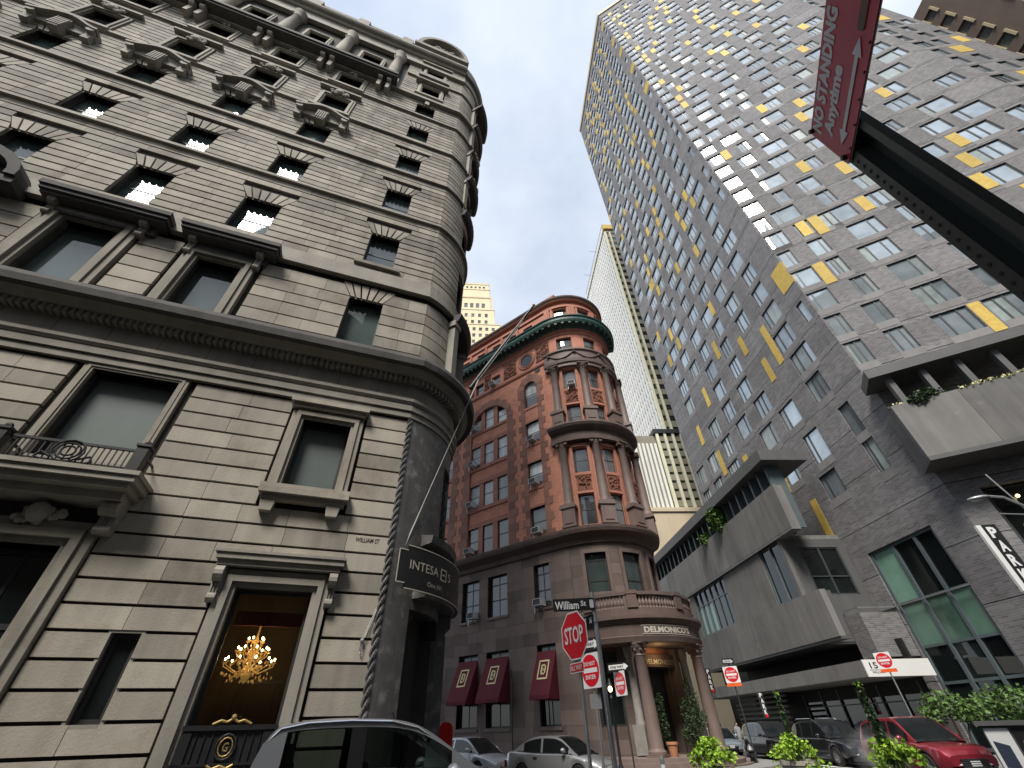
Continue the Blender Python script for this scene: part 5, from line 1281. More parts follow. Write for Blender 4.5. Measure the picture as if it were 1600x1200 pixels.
# ------------------------------------------------------------------ vehicles
def lerp_tab(t, x):
    if x <= t[0][0]: return t[0][1]
    for (a, b_), (c, d) in zip(t[:-1], t[1:]):
        if x <= c:
            i = t.index((a, b_)); p0 = t[i - 1] if i > 0 else (2 * a - c, 2 * b_ - d); p3 = t[i + 2] if i + 2 < len(t) else (2 * c - a, 2 * d - b_)
            h = c - a; m0 = (d - p0[1]) / (c - p0[0]) * h * .8; m1 = (p3[1] - b_) / (p3[0] - a) * h * .8; u = (x - a) / h
            return (2 * u ** 3 - 3 * u * u + 1) * b_ + (u ** 3 - 2 * u * u + u) * m0 + (3 * u * u - 2 * u ** 3) * d + (u ** 3 - u * u) * m1
    return t[-1][1]
def car(name, label, cat, loc, az, L, W, belt, roof, wheels, wr, pt, pillars, group=None, rails=False, sill=.22, tumble=.80, grille='sedan', plate=True, glassm='carglass', lod=44):
    """local X points forward; belt: (x, z) of the bonnet, shoulder and boot line; roof: (x, z) of the cabin"""
    t = thing(name, label, cat, loc, az, group)
    def hwid(x):
        u = abs(x) / (L / 2); return W / 2 * (1 - .10 * u ** 4 - .05 * u ** 12)
    xs = sorted(set([-L / 2 + L * i / lod for i in range(lod + 1)] + [w_ + wr * 1.13 * math.cos(q * .3142) for w_ in wheels for q in range(11)]))
    mb = MB(); rows = []
    for x in xs:
        h = hwid(x); zt = lerp_tab(belt, x); e = abs(abs(x) - L / 2) < .12
        zb = sill + (.14 * max(0, (abs(x) - L / 2 + .5) / .5))
        for w_ in wheels:
            if abs(x - w_) < wr * 1.13: zb = max(zb, wr + math.sqrt(max(0, (wr * 1.13) ** 2 - (x - w_) ** 2)))
        zb = min(zb, zt - .16)
        k = .93 if e else 1
        rows.append([(-h * .55 * k, zb), (-h * .96 * k, zb), (-h * k, min(zb + .12, zt - .12)), (-h * k, zb + (zt - zb) * .62), (-h * .975 * k, zt - .05), (-h * .90 * k, zt), (-h * .45, zt + .025), (0, zt + .035)])
    for r_ in rows:
        full = r_ + [(-a, c) for a, c in reversed(r_[:-1])]
        mb.v += [(xs[rows.index(r_)], y, z) for y, z in full]
    nn = 15
    for j in range(len(xs) - 1):
        for i in range(nn - 1):
            mb.f.append([j * nn + i, j * nn + i + 1, (j + 1) * nn + i + 1, (j + 1) * nn + i]); mb.t.append(0); mb.m.append(0)
    for j in (0, len(xs) - 1): mb.f.append([j * nn + i for i in range(nn)]); mb.t.append(0); mb.m.append(0)
    # cabin
    x0, x1 = roof[0][0], roof[-1][0]; ks = 30 if grille != 'pickup' else 64; cx = sorted(set([x0 + (x1 - x0) * i / ks for i in range(ks + 1)] + [p for q in pillars for p in q]))
    gl = {'side_window': {}, 'front': MB(), 'rear': MB()}
    rws_ = []
    zmax = max(z for _, z in roof)
    for x in cx:
        h = hwid(x) * .93; zb = lerp_tab(belt, x) - .03; zr = max(lerp_tab(roof, x), zb + .02); f = min(1, (zr - zb) / (zmax - zb)); hr = h * (1 - (1 - tumble) * f)
        def yy(u): return h + (hr - h) * u
        rws_.append([(-h, zb), (-yy(.08), zb + (zr - zb) * .08), (-yy(.86), zb + (zr - zb) * .86), (-yy(.97), zb + (zr - zb) * .965), (-yy(1) * .93, zr), (-yy(1) * .5, zr + .018 * f), (0, zr + .025 * f)])
    full = [r_ + [(-a, c) for a, c in reversed(r_[:-1])] for r_ in rws_]; n2 = 13
    inpil = lambda x: any(a - 1e-6 <= x <= b_ + 1e-6 for a, b_ in pillars)
    sections = {}
    for j in range(len(cx) - 1):
        xm = (cx[j] + cx[j + 1]) / 2; slope = abs(lerp_tab(roof, cx[j + 1]) - lerp_tab(roof, cx[j])) / (cx[j + 1] - cx[j])
        tall = lerp_tab(roof, xm) - lerp_tab(belt, xm) > .13
        for i in range(n2 - 1):
            q = [(cx[j], *full[j][i]), (cx[j], *full[j][i + 1]), (cx[j + 1], *full[j + 1][i + 1]), (cx[j + 1], *full[j + 1][i])]
            side = i in (1, 10); top = 4 <= i <= 7
            if side and tall and not inpil(xm):
                key = (i, sum(1 for a, b_ in pillars if b_ <= xm)); gm = sections.setdefault(key, MB()); gm.add(q, [(0, 1, 2, 3)])
            elif top and slope > .28: gl['front' if xm > 0 else 'rear'].add(q, [(0, 1, 2, 3)])
            else:
                mb.mi = 1 if (grille == 'pickup' and side and tall and -.6 < xm < .9) else 0; mb.add(q, [(0, 1, 2, 3)]); mb.mi = 0
    body = mb.build('body', [pt, 'trim'], t, smooth=True)
    for key, gm in sorted(sections.items()): gm.build('side_window', glassm, t, smooth=True)
    gl['front'].build('windshield', glassm, t, smooth=True)
    if gl['rear'].f: gl['rear'].build('rear_window', 'carglass', t, smooth=True)
    # wheels
    for w_ in wheels:
        for s in (-1, 1):
            y = s * (W / 2 - .13)
            mb = MB(); mb.lathe([(wr * .62, -.11), (wr * .9, -.115), (wr, -.06), (wr, .06), (wr * .9, .115), (wr * .62, .11)], (0, 0, 0), 24)
            wl = mb.build('wheel', 'tyre', t, smooth=True); wl.location = (w_, y, wr); wl.rotation_euler = (R(90), 0, 0)
            mb = MB(); mb.lathe([(wr * .63, .05), (wr * .63, .1), (wr * .57, .1), (wr * .55, .02), (0, .0)], (0, 0, 0), 24)
            for q in range(5):
                a = q * 1.2566; c_, s_ = math.cos(a), math.sin(a)
                mb.add([(wr * .1 * c_ - wr * .09 * s_, wr * .1 * s_ + wr * .09 * c_, .1), (wr * .1 * c_ + wr * .09 * s_, wr * .1 * s_ - wr * .09 * c_, .1), (wr * .58 * c_ + wr * .13 * s_, wr * .58 * s_ - wr * .13 * c_, .085), (wr * .58 * c_ - wr * .13 * s_, wr * .58 * s_ + wr * .13 * c_, .085)], [(0, 1, 2, 3)])
            mb.lathe([(wr * .14, .0), (wr * .14, .11), (0, .11)], (0, 0, 0), 10)
            rm = mb.build('rim', 'rim', wl); rm.rotation_euler = (0, 0, 0) if s < 0 else (R(180), 0, 0)
    fb = lerp_tab(belt, L / 2); rb = lerp_tab(belt, -L / 2)
    # underbody, lamps, grille, bumper, mirrors, handles
    mb = MB(); mb.box(-L / 2 + .35, L / 2 - .35, -W * .36, W * .36, .16, .5); mb.build('underbody', 'trim', t)
    for s in (-1, 1):
        h = hwid(L / 2)
        mb = MB(); xx = L / 2
        pts = [(xx - .02, s * h * .50), (xx - .05, s * h * .86), (xx - .34, s * (h * .98))]
        zt = fb - .07; hh = .17
        for (a, c), (d, e) in zip(pts[:-1], pts[1:]): mb.add([(a + .035, c, zt - hh), (d + .035, e + s * .02, zt - hh * .95), (d, e + s * .01, zt), (a, c, zt - .01)], [(0, 1, 2, 3)])
        mb.build('headlight', 'lampglass', t)
        mb = MB(); mb.box(-L / 2 - .02, -L / 2 + .16, s * h * .66 if s > 0 else -h * .985, h * .985 if s > 0 else -h * .66, rb - .30, rb - .08); mb.build('tail_light', 'redlamp', t)
        mb = MB(); mx_ = x1 - .52; my = s * (hwid(mx_) + .09); mz = lerp_tab(belt, mx_) + (.10 if grille != 'pickup' else .04)
        mb.ball((mx_, my, mz), .11, 8, (.8, 1.0, .75)); mb.box(mx_ - .03, mx_ + .03, min(s * hwid(mx_) * .9, my), max(s * hwid(mx_) * .9, my), mz - .07, mz - .03); mb.build('mirror', pt, t, smooth=True)
        for a, b_ in pillars[1:-1]:
            mb = MB(); hx = (a + b_) / 2 - .28; hz = lerp_tab(belt, hx) - .14; mb.box(hx - .1, hx + .1, s * hwid(hx) - .005, s * hwid(hx) + .03, hz - .018, hz + .018) if s > 0 else mb.box(hx - .1, hx + .1, -hwid(hx) - .03, -hwid(hx) + .005, hz - .018, hz + .018); mb.build('door_handle', 'chrome' if grille != 'pickup' else pt, t)
    mb = MB(); gx = L / 2 + .012
    mb.box(gx - .06, gx + .02, -W * .23, W * .23, fb - .30, fb - .09); gr = mb.build('grille', 'trim', t)
    mb = MB()
    for i in range(4): mb.box(gx + .018, gx + .032, -W * .22, W * .22, fb - .285 + i * .055, fb - .268 + i * .055)
    mb.box(gx, gx + .03, -W * .24, W * .24, fb - .09, fb - .075); mb.box(gx, gx + .03, -W * .24, W * .24, fb - .312, fb - .297); mb.build('grille_bars', 'chrome', gr)
    mb = MB(); mb.box(L / 2 - .2, L / 2 + .015, -W * .36, W * .36, .22, .36); mb.build('bumper', 'trim', t); mb = MB(); mb.box(-L / 2 - .015, -L / 2 + .2, -W * .4, W * .4, .28, .44); mb.build('bumper', 'trim', t)
    if plate: mb = MB(); mb.box(L / 2 + .02, L / 2 + .04, -.16, .16, .42, .55); mb.build('licence_plate', 'white', t)
    if rails:
        for s in (-1, 1): mb = MB(); hr = hwid(0) * .93 * tumble * .86; zr = zmax; mb.tube([(roof[1][0] + .25, s * hr, zr), (roof[1][0] + .35, s * hr, zr + .06), (roof[-2][0] - .5, s * hr, zr + .06), (roof[-2][0] - .3, s * hr, zr)], .02, 6); mb.build('roof_rail', 'chrome', t)
    mb = MB()
    for s in (-1, 1):
        pts = [(x, s * (hwid(x) * .945), lerp_tab(belt, x) + .012) for x in cx if lerp_tab(roof, x) - lerp_tab(belt, x) > .1]; mb.tube(pts, .012, 4)
    mb.build('window_trim', 'chrome' if rails else 'trim', t)
    return t
SEDAN = dict(L=4.55, W=1.75, belt=[(-2.28, .80), (-2.1, .98), (-1.6, 1.0), (-.5, .95), (.9, .93), (1.5, .84), (2.05, .70), (2.28, .58)], roof=[(-1.85, .99), (-1.0, 1.38), (-.4, 1.47), (.2, 1.46), (.55, 1.38), (1.35, .90)],
             wheels=(-1.32, 1.36), wr=.315, pillars=[(-1.9, -1.22), (-.36, -.26), (.98, 1.4)])
SUV = dict(L=4.75, W=1.9, belt=[(-2.37, .95), (-2.2, 1.06), (-1, 1.04), (.9, 1.03), (1.4, .98), (2.1, .88), (2.37, .68)], roof=[(-2.25, 1.06), (-1.85, 1.55), (-1.2, 1.70), (-.2, 1.73), (.35, 1.68), (1.25, 1.03)],
           wheels=(-1.4, 1.42), wr=.37, pillars=[(-2.3, -1.86), (-1.12, -1.02), (-.12, -.02), (.92, 1.3)], sill=.28, tumble=.83)
D4 = lambda x, y: dw(x, y, 0)
car('silver_sedan', 'silver four-door sedan with dark windows parked before the brown stone wall with awnings', 'car', D4(2.6, -6.7), aD, pt='p_silver', **SEDAN)
car('white_car', 'white sedan showing its bonnet and dark grille, partly behind the red call box', 'car', D4(-2.95, -6.1), aD + 2, pt='p_white', **dict(SEDAN, W=1.82, L=4.75))
car('dark_suv', 'black SUV, the one nearer the portico of the two dark parked SUVs', 'SUV', (15.3, 34.0, 0), 177, group='dark SUVs parked along the far kerb', pt='p_black', **SUV)
car('dark_suv', 'dark blue SUV with silver roof rails, parked just behind the red SUV', 'SUV', (15.7, 28.2, 0), 178, group='dark SUVs parked along the far kerb', pt='p_navy', rails=True, **SUV)
car('red_suv', 'dark red SUV with a chrome grille parked at the right, before the shrubs', 'SUV', (15.1, 21.4, 0), 182, pt='p_red', rails=False, **SUV)
car('pale_car', 'pale blue-grey car facing the camera, just right of the portico columns', 'car', (14.1, 39.6, 0), 182, pt='p_blue', **SEDAN)
PICK = dict(L=5.9, W=2.0, belt=[(-2.95, 1.25), (-2.7, 1.3), (-1.2, 1.31), (-.9, 1.30), (1.3, 1.28), (2.3, 1.24), (2.8, 1.1), (2.95, .9)], roof=[(-1.05, 1.31), (-.97, 1.62), (-.82, 1.785), (-.5, 1.84), (0, 1.855), (.5, 1.84), (.86, 1.77), (1.8, 1.27)],
            wheels=(-1.85, 1.95), wr=.40, pillars=[(-1.3, -.72), (.02, .2), (1.3, 1.8)], sill=.42, tumble=.89, grille='pickup', lod=60, glassm='carglass_see')
pk = car('pickup_truck', 'grey pickup truck with a chrome-edged cab parked right in front, cut by the bottom edge', 'pickup truck', tuple(lw(.42, -4.1, 0)), aL, pt='p_grey', **PICK)
for y in (-.42, .42):
    for x in (-.55, .35):
        mb = MB(); mb.prism([(x - .14, .9), (x + .1, .9), (x - .06, 1.42), (x - .2, 1.42)], y - .22, y + .22); mb.prism([(x - .22, 1.44), (x - .1, 1.44), (x - .12, 1.62), (x - .22, 1.62)], y - .11, y + .11); mb.build('seat', 'trim', pk)
mb = MB(); mb.tube([(.86 + .05 * math.sin(q * .6283), .40 + .18 * math.cos(q * .6283), 1.30 + .17 * math.sin(q * .6283)) for q in range(11)], .016, 6); mb.box(1.0, 1.6, -.8, .8, .95, 1.2); mb.build('dashboard', 'trim', pk)
for s in (-1, 1): mb = MB(); mb.tube([(x, s * .845, z) for x, z in ((-.95, 1.62), (-.8, 1.765), (-.5, 1.815), (0, 1.83), (.5, 1.815), (.84, 1.745), (1.25, 1.53))], .016, 6); mb.build('roof_moulding', 'chrome', pk)
mb = MB(); mb.box(.95, .98, -.1, .12, 1.60, 1.67); mb.build('rear_view_mirror', 'trim', pk)
mb = MB(); mb.cyl((.62, -.3, 1.80), (.56, -.3, 1.93), .012, n=5); mb.ball((.62, -.3, 1.82), .05, 6, (1.4, .6, .5)); mb.build('roof_antenna', 'trim', pk)
# ------------------------------------------------------------------ signs and poles
def plate(mb, pts, y0, y1): mb.prism(pts, y0, y1)
def rrect(x0, x1, z0, z1, r=.03, n=4):
    o = []
    for cx, cz, a in ((x1 - r, z1 - r, 0), (x0 + r, z1 - r, 90), (x0 + r, z0 + r, 180), (x1 - r, z0 + r, 270)):
        for i in range(n + 1): q = R(a + 90 * i / n); o.append((cx + r * math.cos(q), cz + r * math.sin(q)))
    return o
def sign_part(parent, name, cx, z0, az_rel, w_, h_, layers, texts, y=-.06):
    """a flat plate turned by az_rel about its pole; layers: (material, outline); texts: (string, x0, x1, z0, z1, material)"""
    ms = []; 
    mb = MB(); mb.prism(layers[0][1], y, y + .004); o = mb.build(name, layers[0][0], parent); o.location = (0, 0, 0); o.rotation_euler = (0, 0, R(-az_rel))
    for k, (m_, out) in enumerate(layers[1:]): mb = MB(); mb.prism(out, y - .002 * (k + 1), y - .0005 - .002 * k); mb.build('sign_face', m_, o)
    for m_ in sorted(set(t_[5] for t_ in texts)):
        mb = MB()
        for s, a, b_, c, d, mm in texts:
            if mm != m_: continue
            if isinstance(s, str): text(mb, s, a, b_, c, d, y - .011)
            else: mb.prism(s, y - .013, y - .011)
        mb.build('sign_letters', m_, o)
    return o
def pole(name, label, loc, az, h_, r, cat='sign', m='steel', group=None):
    t = thing(name, label, cat, loc, az, group); mb = MB(); mb.cyl((0, 0, 0), (0, 0, h_), r, r * .95, 10); mb.cyl((0, 0, 0), (0, 0, .25), r * 1.6, r * 1.3, 10); mb.build('pole', m, t, smooth=True); return t
def octo(r, cz): return [(r * math.cos(R(22.5 + 45 * i)), cz + r * math.sin(R(22.5 + 45 * i))) for i in range(8)]
def circ(r, cz, n=28): return [(r * math.cos(6.28319 * i / n), cz + r * math.sin(6.28319 * i / n)) for i in range(n)]
def pos(az, d): v = dirv(az) * d; return (v.x, v.y, 0)
def dne(parent, z0, rel, s=.76, stripe=False):
    c = z0 + s / 2
    return sign_part(parent, 'do_not_enter_sign', 0, z0, rel, s, s, [('sign_white', rrect(-s / 2, s / 2, z0, z0 + s, .05)), ('red_sign', circ(s * .46, c)), ('sign_white', rrect(-s * .36, s * .36, c - s * .065, c + s * .065, .005))],
                     [('DO NOT', -s * .30, s * .30, c + s * .13, c + s * .25, 'sign_white'), ('ENTER', -s * .27, s * .27, c - s * .25, c - s * .13, 'sign_white')] + ([(rrect(-s / 2, s / 2, z0 - .16, z0 - .01, .01), 0, 0, 0, 0, 'orange')] if stripe else []))
arrow = lambda x0, x1, cz, h_: [(x0, cz - h_ * .34), (x1 - h_ * .75, cz - h_ * .34), (x1 - h_ * .75, cz - h_ * .5), (x1, cz), (x1 - h_ * .75, cz + h_ * .5), (x1 - h_ * .75, cz + h_ * .34), (x0, cz + h_ * .34)]
def oneway(parent, z0, rel, w_=.91, h_=.305, tone='sign_white'):
    return sign_part(parent, 'one_way_sign', 0, z0, rel, w_, h_, [('sign_black', rrect(-w_ / 2, w_ / 2, z0, z0 + h_, .02)), (tone, arrow(-w_ * .44, w_ * .44, z0 + h_ / 2, h_ * .74))], [('ONE WAY', -w_ * .37, w_ * .24, z0 + h_ * .36, z0 + h_ * .64, 'sign_black')])
# stop sign
p = pole('stop_sign', 'red octagonal stop sign with an all-way plate on a thin steel pole', pos(6.75, 8.95), 96.7, 2.75, .03)
sign_part(p, 'stop_plate', 0, 0, 52, 0, 0, [('sign_white', octo(.41, 3.01)), ('red_sign', octo(.385, 3.01))], [('STOP', -.28, .28, 2.88, 3.15, 'sign_white')])
sign_part(p, 'all_way_plate', 0, 0, 58, 0, 0, [('sign_white', rrect(-.23, .23, 2.44, 2.59, .02)), ('red_sign', rrect(-.215, .215, 2.455, 2.575, .015))], [('ALL WAY', -.19, .19, 2.475, 2.555, 'sign_white')], y=-.065)
# do not enter
p = pole('do_not_enter_post', 'square white and red do-not-enter sign on a thin pole directly right of the stop sign', pos(8.05, 13.4), 98, 2.6, .03)
dne(p, 2.47, 50); mb = MB(); mb.box(-.14, .14, -.03, -.026, 2.05, 2.35); mb.build('small_plate', 'steel', p)
oneway(p, 3.28, 30, .8, .3)
# street-name pole
p = pole('street_name_pole', 'tall steel pole carrying black street-name blades beside the stop sign', pos(9.15, 9.6), 98.8, 3.86, .045)
o = sign_part(p, 'street_blade', 0, 0, 0, 0, 0, [('sign_black', rrect(-.82, .02, 3.52, 3.75, .02))], [('William', -.78, -.30, 3.55, 3.70, 'sign_white'), ('St', -.26, -.15, 3.60, 3.70, 'sign_white'), (rrect(-.08, -.0, 3.56, 3.71, .02), 0, 0, 0, 0, 'sign_grey')]); o.rotation_euler = (0, 0, R(4))
o = sign_part(p, 'street_blade', 0, 0, 70, 0, 0, [('sign_black', rrect(-.5, .02, 3.25, 3.46, .02))], [('S', -.3, -.24, 3.29, 3.42, 'sign_white'), ('N', -.12, -.04, 3.30, 3.41, 'sign_white')]); o.rotation_euler = (0, 0, R(-58))
mb = MB()
for z in (3.35, 3.62): mb.cyl((0, 0, z - .04), (0, 0, z + .04), .055, n=10)
mb.build('clamp', 'steel', p)
# one-way pole and lamp post by the portico
p = pole('one_way_post', 'thin pole with a black one-way arrow sign above a narrow do-not-enter sign, before the portico', pos(11.05, 20.8), 101, 3.7, .03, m='pole_d')
oneway(p, 3.40, 28, 1.0, .32); dne(p, 2.62, 57, .8)
p = thing('lamp_post', 'black iron lamp post with a small glowing lantern, left of the portico columns', 'street lamp', pos(9.75, 22.5), 95)
mb = MB(); mb.lathe([(.2, 0), (.2, .12), (.13, .2), (.09, .5), (.055, .6), (.05, 2.6), (.08, 2.65), (.05, 2.7), (.05, 2.78)], (0, 0, 0), 12); mb.build('post', 'iron', p, smooth=True)
mb = MB(); mb.ball((-.0, 0, 2.95), .09, 10, (1, 1, 1.25)); mb.build('lantern', 'lantern', p, smooth=True)
mb = MB(); mb.lathe([(.12, 3.04), (.08, 3.14), (.02, 3.32)], (0, 0, 0), 10); mb.build('lantern_cap', 'iron', p)
p = thing('wall_lantern', 'glowing wall lantern on the right-hand side of the columned portico', 'lantern', tuple(dw(DC[0] + 4.3 * math.sin(R(104)), DC[1] - 4.3 * math.cos(R(104)), 2.9)), 95)
mb = MB(); mb.ball((0, 0, 0), .10, 10, (1, 1, 1.25)); mb.build('globe', 'lantern', p, smooth=True); mb = MB(); mb.lathe([(.18, .16), (.08, .28), (.02, .36)], (0, 0, 0), 10); mb.box(-.03, .03, .0, .5, .1, .15); mb.build('bracket', 'iron', p)
p = pole('curb_sign', 'do-not-enter sign with an orange strip under a small one-way sign, right of the portico', pos(22.4, 31.0), 112, 4.6, .035, m='pole_d')
dne(p, 3.42, 8, .76, True); oneway(p, 4.28, -15, .62, .28, 'sign_grey')
p = pole('curb_sign', 'do-not-enter sign with an orange strip before the white canopy end', pos(35.75, 33.0), 125, 4.0, .035, m='steel')
dne(p, 3.72, 10, .72, True)
p = pole('thin_post', 'slim dark post standing between two awnings at the brown stone wall', tuple(dw(-3.9, -1.6, 0)), aD, 4.5, .04, cat='post', m='pole_d')
# no-standing sign right above the camera, on a drilled channel post
NPp = dirv(61.25) * 1.5
p = thing('no_standing_sign', 'dull red no-standing sign on a dark drilled channel post, close at the top right', 'sign', (NPp.x, NPp.y, 0), 202)
mb = MB(); mb.prism(rrect(-.004, .605, 3.33, 3.645, .02), -.002, .0); pl = mb.build('sign_plate', 'steel', p)
mb = MB(); mb.prism(rrect(.001, .60, 3.335, 3.64, .018), -.005, -.0025); mb.build('sign_face', 'red_old', pl)
mb = MB(); text(mb, 'NO STANDING', .03, .455, 3.55, 3.625, -.0065, bold=.05); text(mb, 'Anytime', .05, .30, 3.45, 3.535, -.0065, bold=.05)
mb.prism([(.05, 3.40), (.105, 3.372), (.105, 3.39), (.35, 3.39), (.35, 3.372), (.405, 3.40), (.35, 3.428), (.35, 3.41), (.105, 3.41), (.105, 3.428)], -.0075, -.006); mb.build('sign_letters', 'sign_grey', pl)
mb = MB(); mb.prism(rrect(.42, .51, 3.385, 3.425, .013), -.0075, -.006); mb.build('worn_patch', 'bbrick', pl)
mb = MB()
for x, z in ((.02, 3.62), (.02, 3.36)): mb.cyl((x, -.02, z), (x, .01, z), .010, n=6)
for i in range(5): mb.cyl((.06 + i * .085, -.008, 3.345), (.06 + i * .085, -.001, 3.345), .005, n=6)
mb.build('bolt', 'iron', pl)
mb = MB(); q = .012
mb.box(.05, .14, .055, .059, 0, 3.58); mb.box(.05, .054, .01, .055, 0, 3.58); mb.box(.136, .14, .01, .055, 0, 3.58); mb.box(.0, .054, .005, .009, 0, 3.58); mb.box(.136, .165, .005, .009, 0, 3.58)
po_ = mb.build('channel_post', 'pole_d', p)
mb = MB()
for i in range(60): mb.cyl((.025, .0035, 3.5 - i * .0254 * 1.6), (.025, .010, 3.5 - i * .0254 * 1.6), .007, n=8)
mb.build('post_holes', 'black', po_, kind='stuff')
# fire alarm call box, hydrant, meters
p = thing('fire_call_box', 'red fire alarm call box with a rounded top standing beyond the pickup', 'call box', pos(-8.0, 18.5), 85)
mb = MB(); mb.prism([(-.26, .0), (.26, 0), (.24, .15), (.22, 1.75), (.2, 1.85), (.12, 1.93), (0, 1.96), (-.12, 1.93), (-.2, 1.85), (-.22, 1.75), (-.24, .15)], -.17, .17); mb.build('housing', 'callred', p)
mb = MB(); mb.prism(rrect(-.16, .16, .95, 1.7, .05), -.185, -.172); mb.build('door', 'callred', p)
p = thing('fire_hydrant', 'dark fire hydrant with a silver cap at the kerb beside the curb sign', 'hydrant', pos(22.1, 31), 100)
mb = MB(); mb.lathe([(.2, 0), (.2, .08), (.13, .1), (.12, .55), (.17, .56), (.17, .62)], (0, 0, 0), 12); mb.cyl((-.24, 0, .45), (.24, 0, .45), .07, n=10); mb.cyl((0, -.22, .42), (0, 0, .42), .09, n=10); mb.build('barrel', 'iron', p)
mb = MB(); mb.lathe([(.15, .62), (.12, .72), (.05, .79), (.05, .84), (0, .84)], (0, 0, 0), 12); mb.build('bonnet', 'steel', p)
for a, d, lb in ((13.8, 16.5, 'short steel bollard beside the leftmost leafy planter'),):
    p = thing('bollard', lb, 'bollard', pos(a, d), 100); mb = MB(); mb.lathe([(.06, 0), (.06, .95), (.05, 1.0), (0, 1.02)], (0, 0, 0), 10); mb.build('tube', 'steel', p); mb = MB(); mb.lathe([(.062, .75), (.062, .85)], (0, 0, 0), 10); mb.build('reflective_band', 'sign_white', p)
# street light at the right
p = thing('street_light', 'grey cobra-head street light reaching in from the right edge', 'street light', tuple(t2w(-.35, -7.2, 0)), aT2)
mb = MB(); mb.lathe([(.16, 0), (.12, .5), (.1, 7.4)], (.0, 0, 0), 10); mb.tube([(0, 0, 7.4), (-.2, 0, 8.3), (-.6, 0, 8.8), (-1.0, 0, 8.95)], .05); mb.tube([(-.1, 0, 7.4), (-.55, .1, 9.9)], .03); mb.tube([(0, 0, 7.9), (-1.1, 0, 8.2)], .025); mb.build('pole', 'steel', p)
mb = MB(); mb.ball((-1.35, 0, 8.95), .32, 8, (1.25, .5, .32)); mb.build('lamp_head', 'steel', p, smooth=True)
mb = MB(); mb.ball((-1.4, 0, 8.9), .24, 8, (1.1, .5, .3)); mb.build('lamp_lens', 'lampglass', p, smooth=True)
# ------------------------------------------------------------------ flagpole with halyards on the bank corner
p = thing('flagpole', 'dark slanting flagpole with pale ropes leaning out from the rounded limestone corner', 'flagpole', (-1.72, 13.39, 12.59), 90)
tip = Vector((2.84, -.35, 4.68))
mb = MB(); mb.cyl((0, 0, 0), tip * .45, .105, .09, 10); mb.cyl(tip * .45, tip, .085, .05, 10); mb.build('pole', 'iron', p, smooth=True)
mb = MB(); mb.ball(tip * 1.012, .07, 8); mb.build('finial', 'gilt', p)
mb = MB(); a = tip * .10; b_ = Vector(lw(.62, -.06, 3.4)) - Vector((-1.72, 13.39, 12.59)); off = Vector((.06, -.10, -.12))
mb.tube([tip * .985, tip * .5 + off, a + off], .012, 5); mb.tube([a + off, b_], .012, 5); mb.tube([a + off * .2 + Vector((.05, 0, .08)), b_ + Vector((.05, 0, .05))], .012, 5); mb.build('halyard', 'rope', p)
mb = MB(); q = b_; mb.tube([q + Vector((.03 * math.cos(t), 0, .16 * math.sin(t) - .1)) * 1.0 for t in [i * .6283 for i in range(11)]], .012, 5); mb.ball(q, .05, 6); mb.build('cleat', 'steel', p)
for k_ in (.16, .42): mb = MB(); mb.cyl(tip * k_ - tip.normalized() * .06, tip * k_ + tip.normalized() * .06, .085, n=10); mb.build('collar', 'iron', p)
# ------------------------------------------------------------------ window air conditioners
def ac_unit(loc_xyz, label, fr=dw, az=aD, mp=None, s=1.):
    global _ac
    x, y, z = loc_xyz
    t = thing('air_conditioner', label, 'air conditioner', tuple(fr(x, y, z)), az, 'window air conditioners on the red building')
    if '_ac' not in globals() or _ac is None:
        mb = MB(); mb.box(-.33, .33, -.5, .1, 0, .42); mb.box(-.33, -.30, -.54, -.5, 0, .42); mb.box(.30, .33, -.54, -.5, 0, .42); mb.box(-.30, .30, -.54, -.5, .39, .42); mb.box(-.30, .30, -.54, -.5, 0, .03); c_ = mb.mesh('ac_case', 'ac')
        mb = MB(); mb.box(-.29, .29, -.515, -.501, .04, .38); 
        g_ = mb.mesh('ac_grille', 'acdark')
        mb = MB(); mb.prism([(-.3, -.45), (-.26, -.45), (-.2, 0), (-.3, 0)], -.4, -.36) ; mb.tube([(-.25, 0, -.3), (-.25, -.42, 0)], .018, 4); mb.tube([(.25, 0, -.3), (.25, -.42, 0)], .018, 4); b2 = mb.mesh('ac_bracket', 'ac')
        _ac = (c_, g_, b2)
    for n, m_ in zip(('case', 'grille', 'bracket'), _ac): put(n, m_, t)
_ac = None
for (x, z, lb) in ((-9.25, 12.86, 'window air conditioner in the lowest triple bay, just over the stone cornice'), (-9.25, 16.83, 'window air conditioner in the second triple-bay row above the stone cornice'),
                   (-9.25, 20.86, 'window air conditioner in the triple-bay row directly below the big arch'), (-9.2, 24.8, 'window air conditioner at the foot of the big arched window'),
                   (-2.3, 12.86, 'window air conditioner in the single window just above the stone cornice'), (-2.3, 16.83, 'window air conditioner in the middle of the three square single windows'), (-2.3, 20.86, 'window air conditioner in the single window below the small arched window'),
                   (-8.55, 8.05, 'window air conditioner in the brownstone window above the awning pair'), (-2.5, 8.05, 'window air conditioner in the brownstone window nearest the round tower'),
                   (-6.75, 29.42, 'window air conditioner in the frieze window under the green cornice'), (-12.7, 8.05, 'window air conditioner in the brownstone window half hidden by the dark granite bay')):
    ac_unit((x, .0, z), lb)
c_ = ddr(dg(27), 0, 25.05); ac_unit((c_[0], c_[1], c_[2]), 'small window air conditioner between two columns of the round tower', az=aD + (-27))
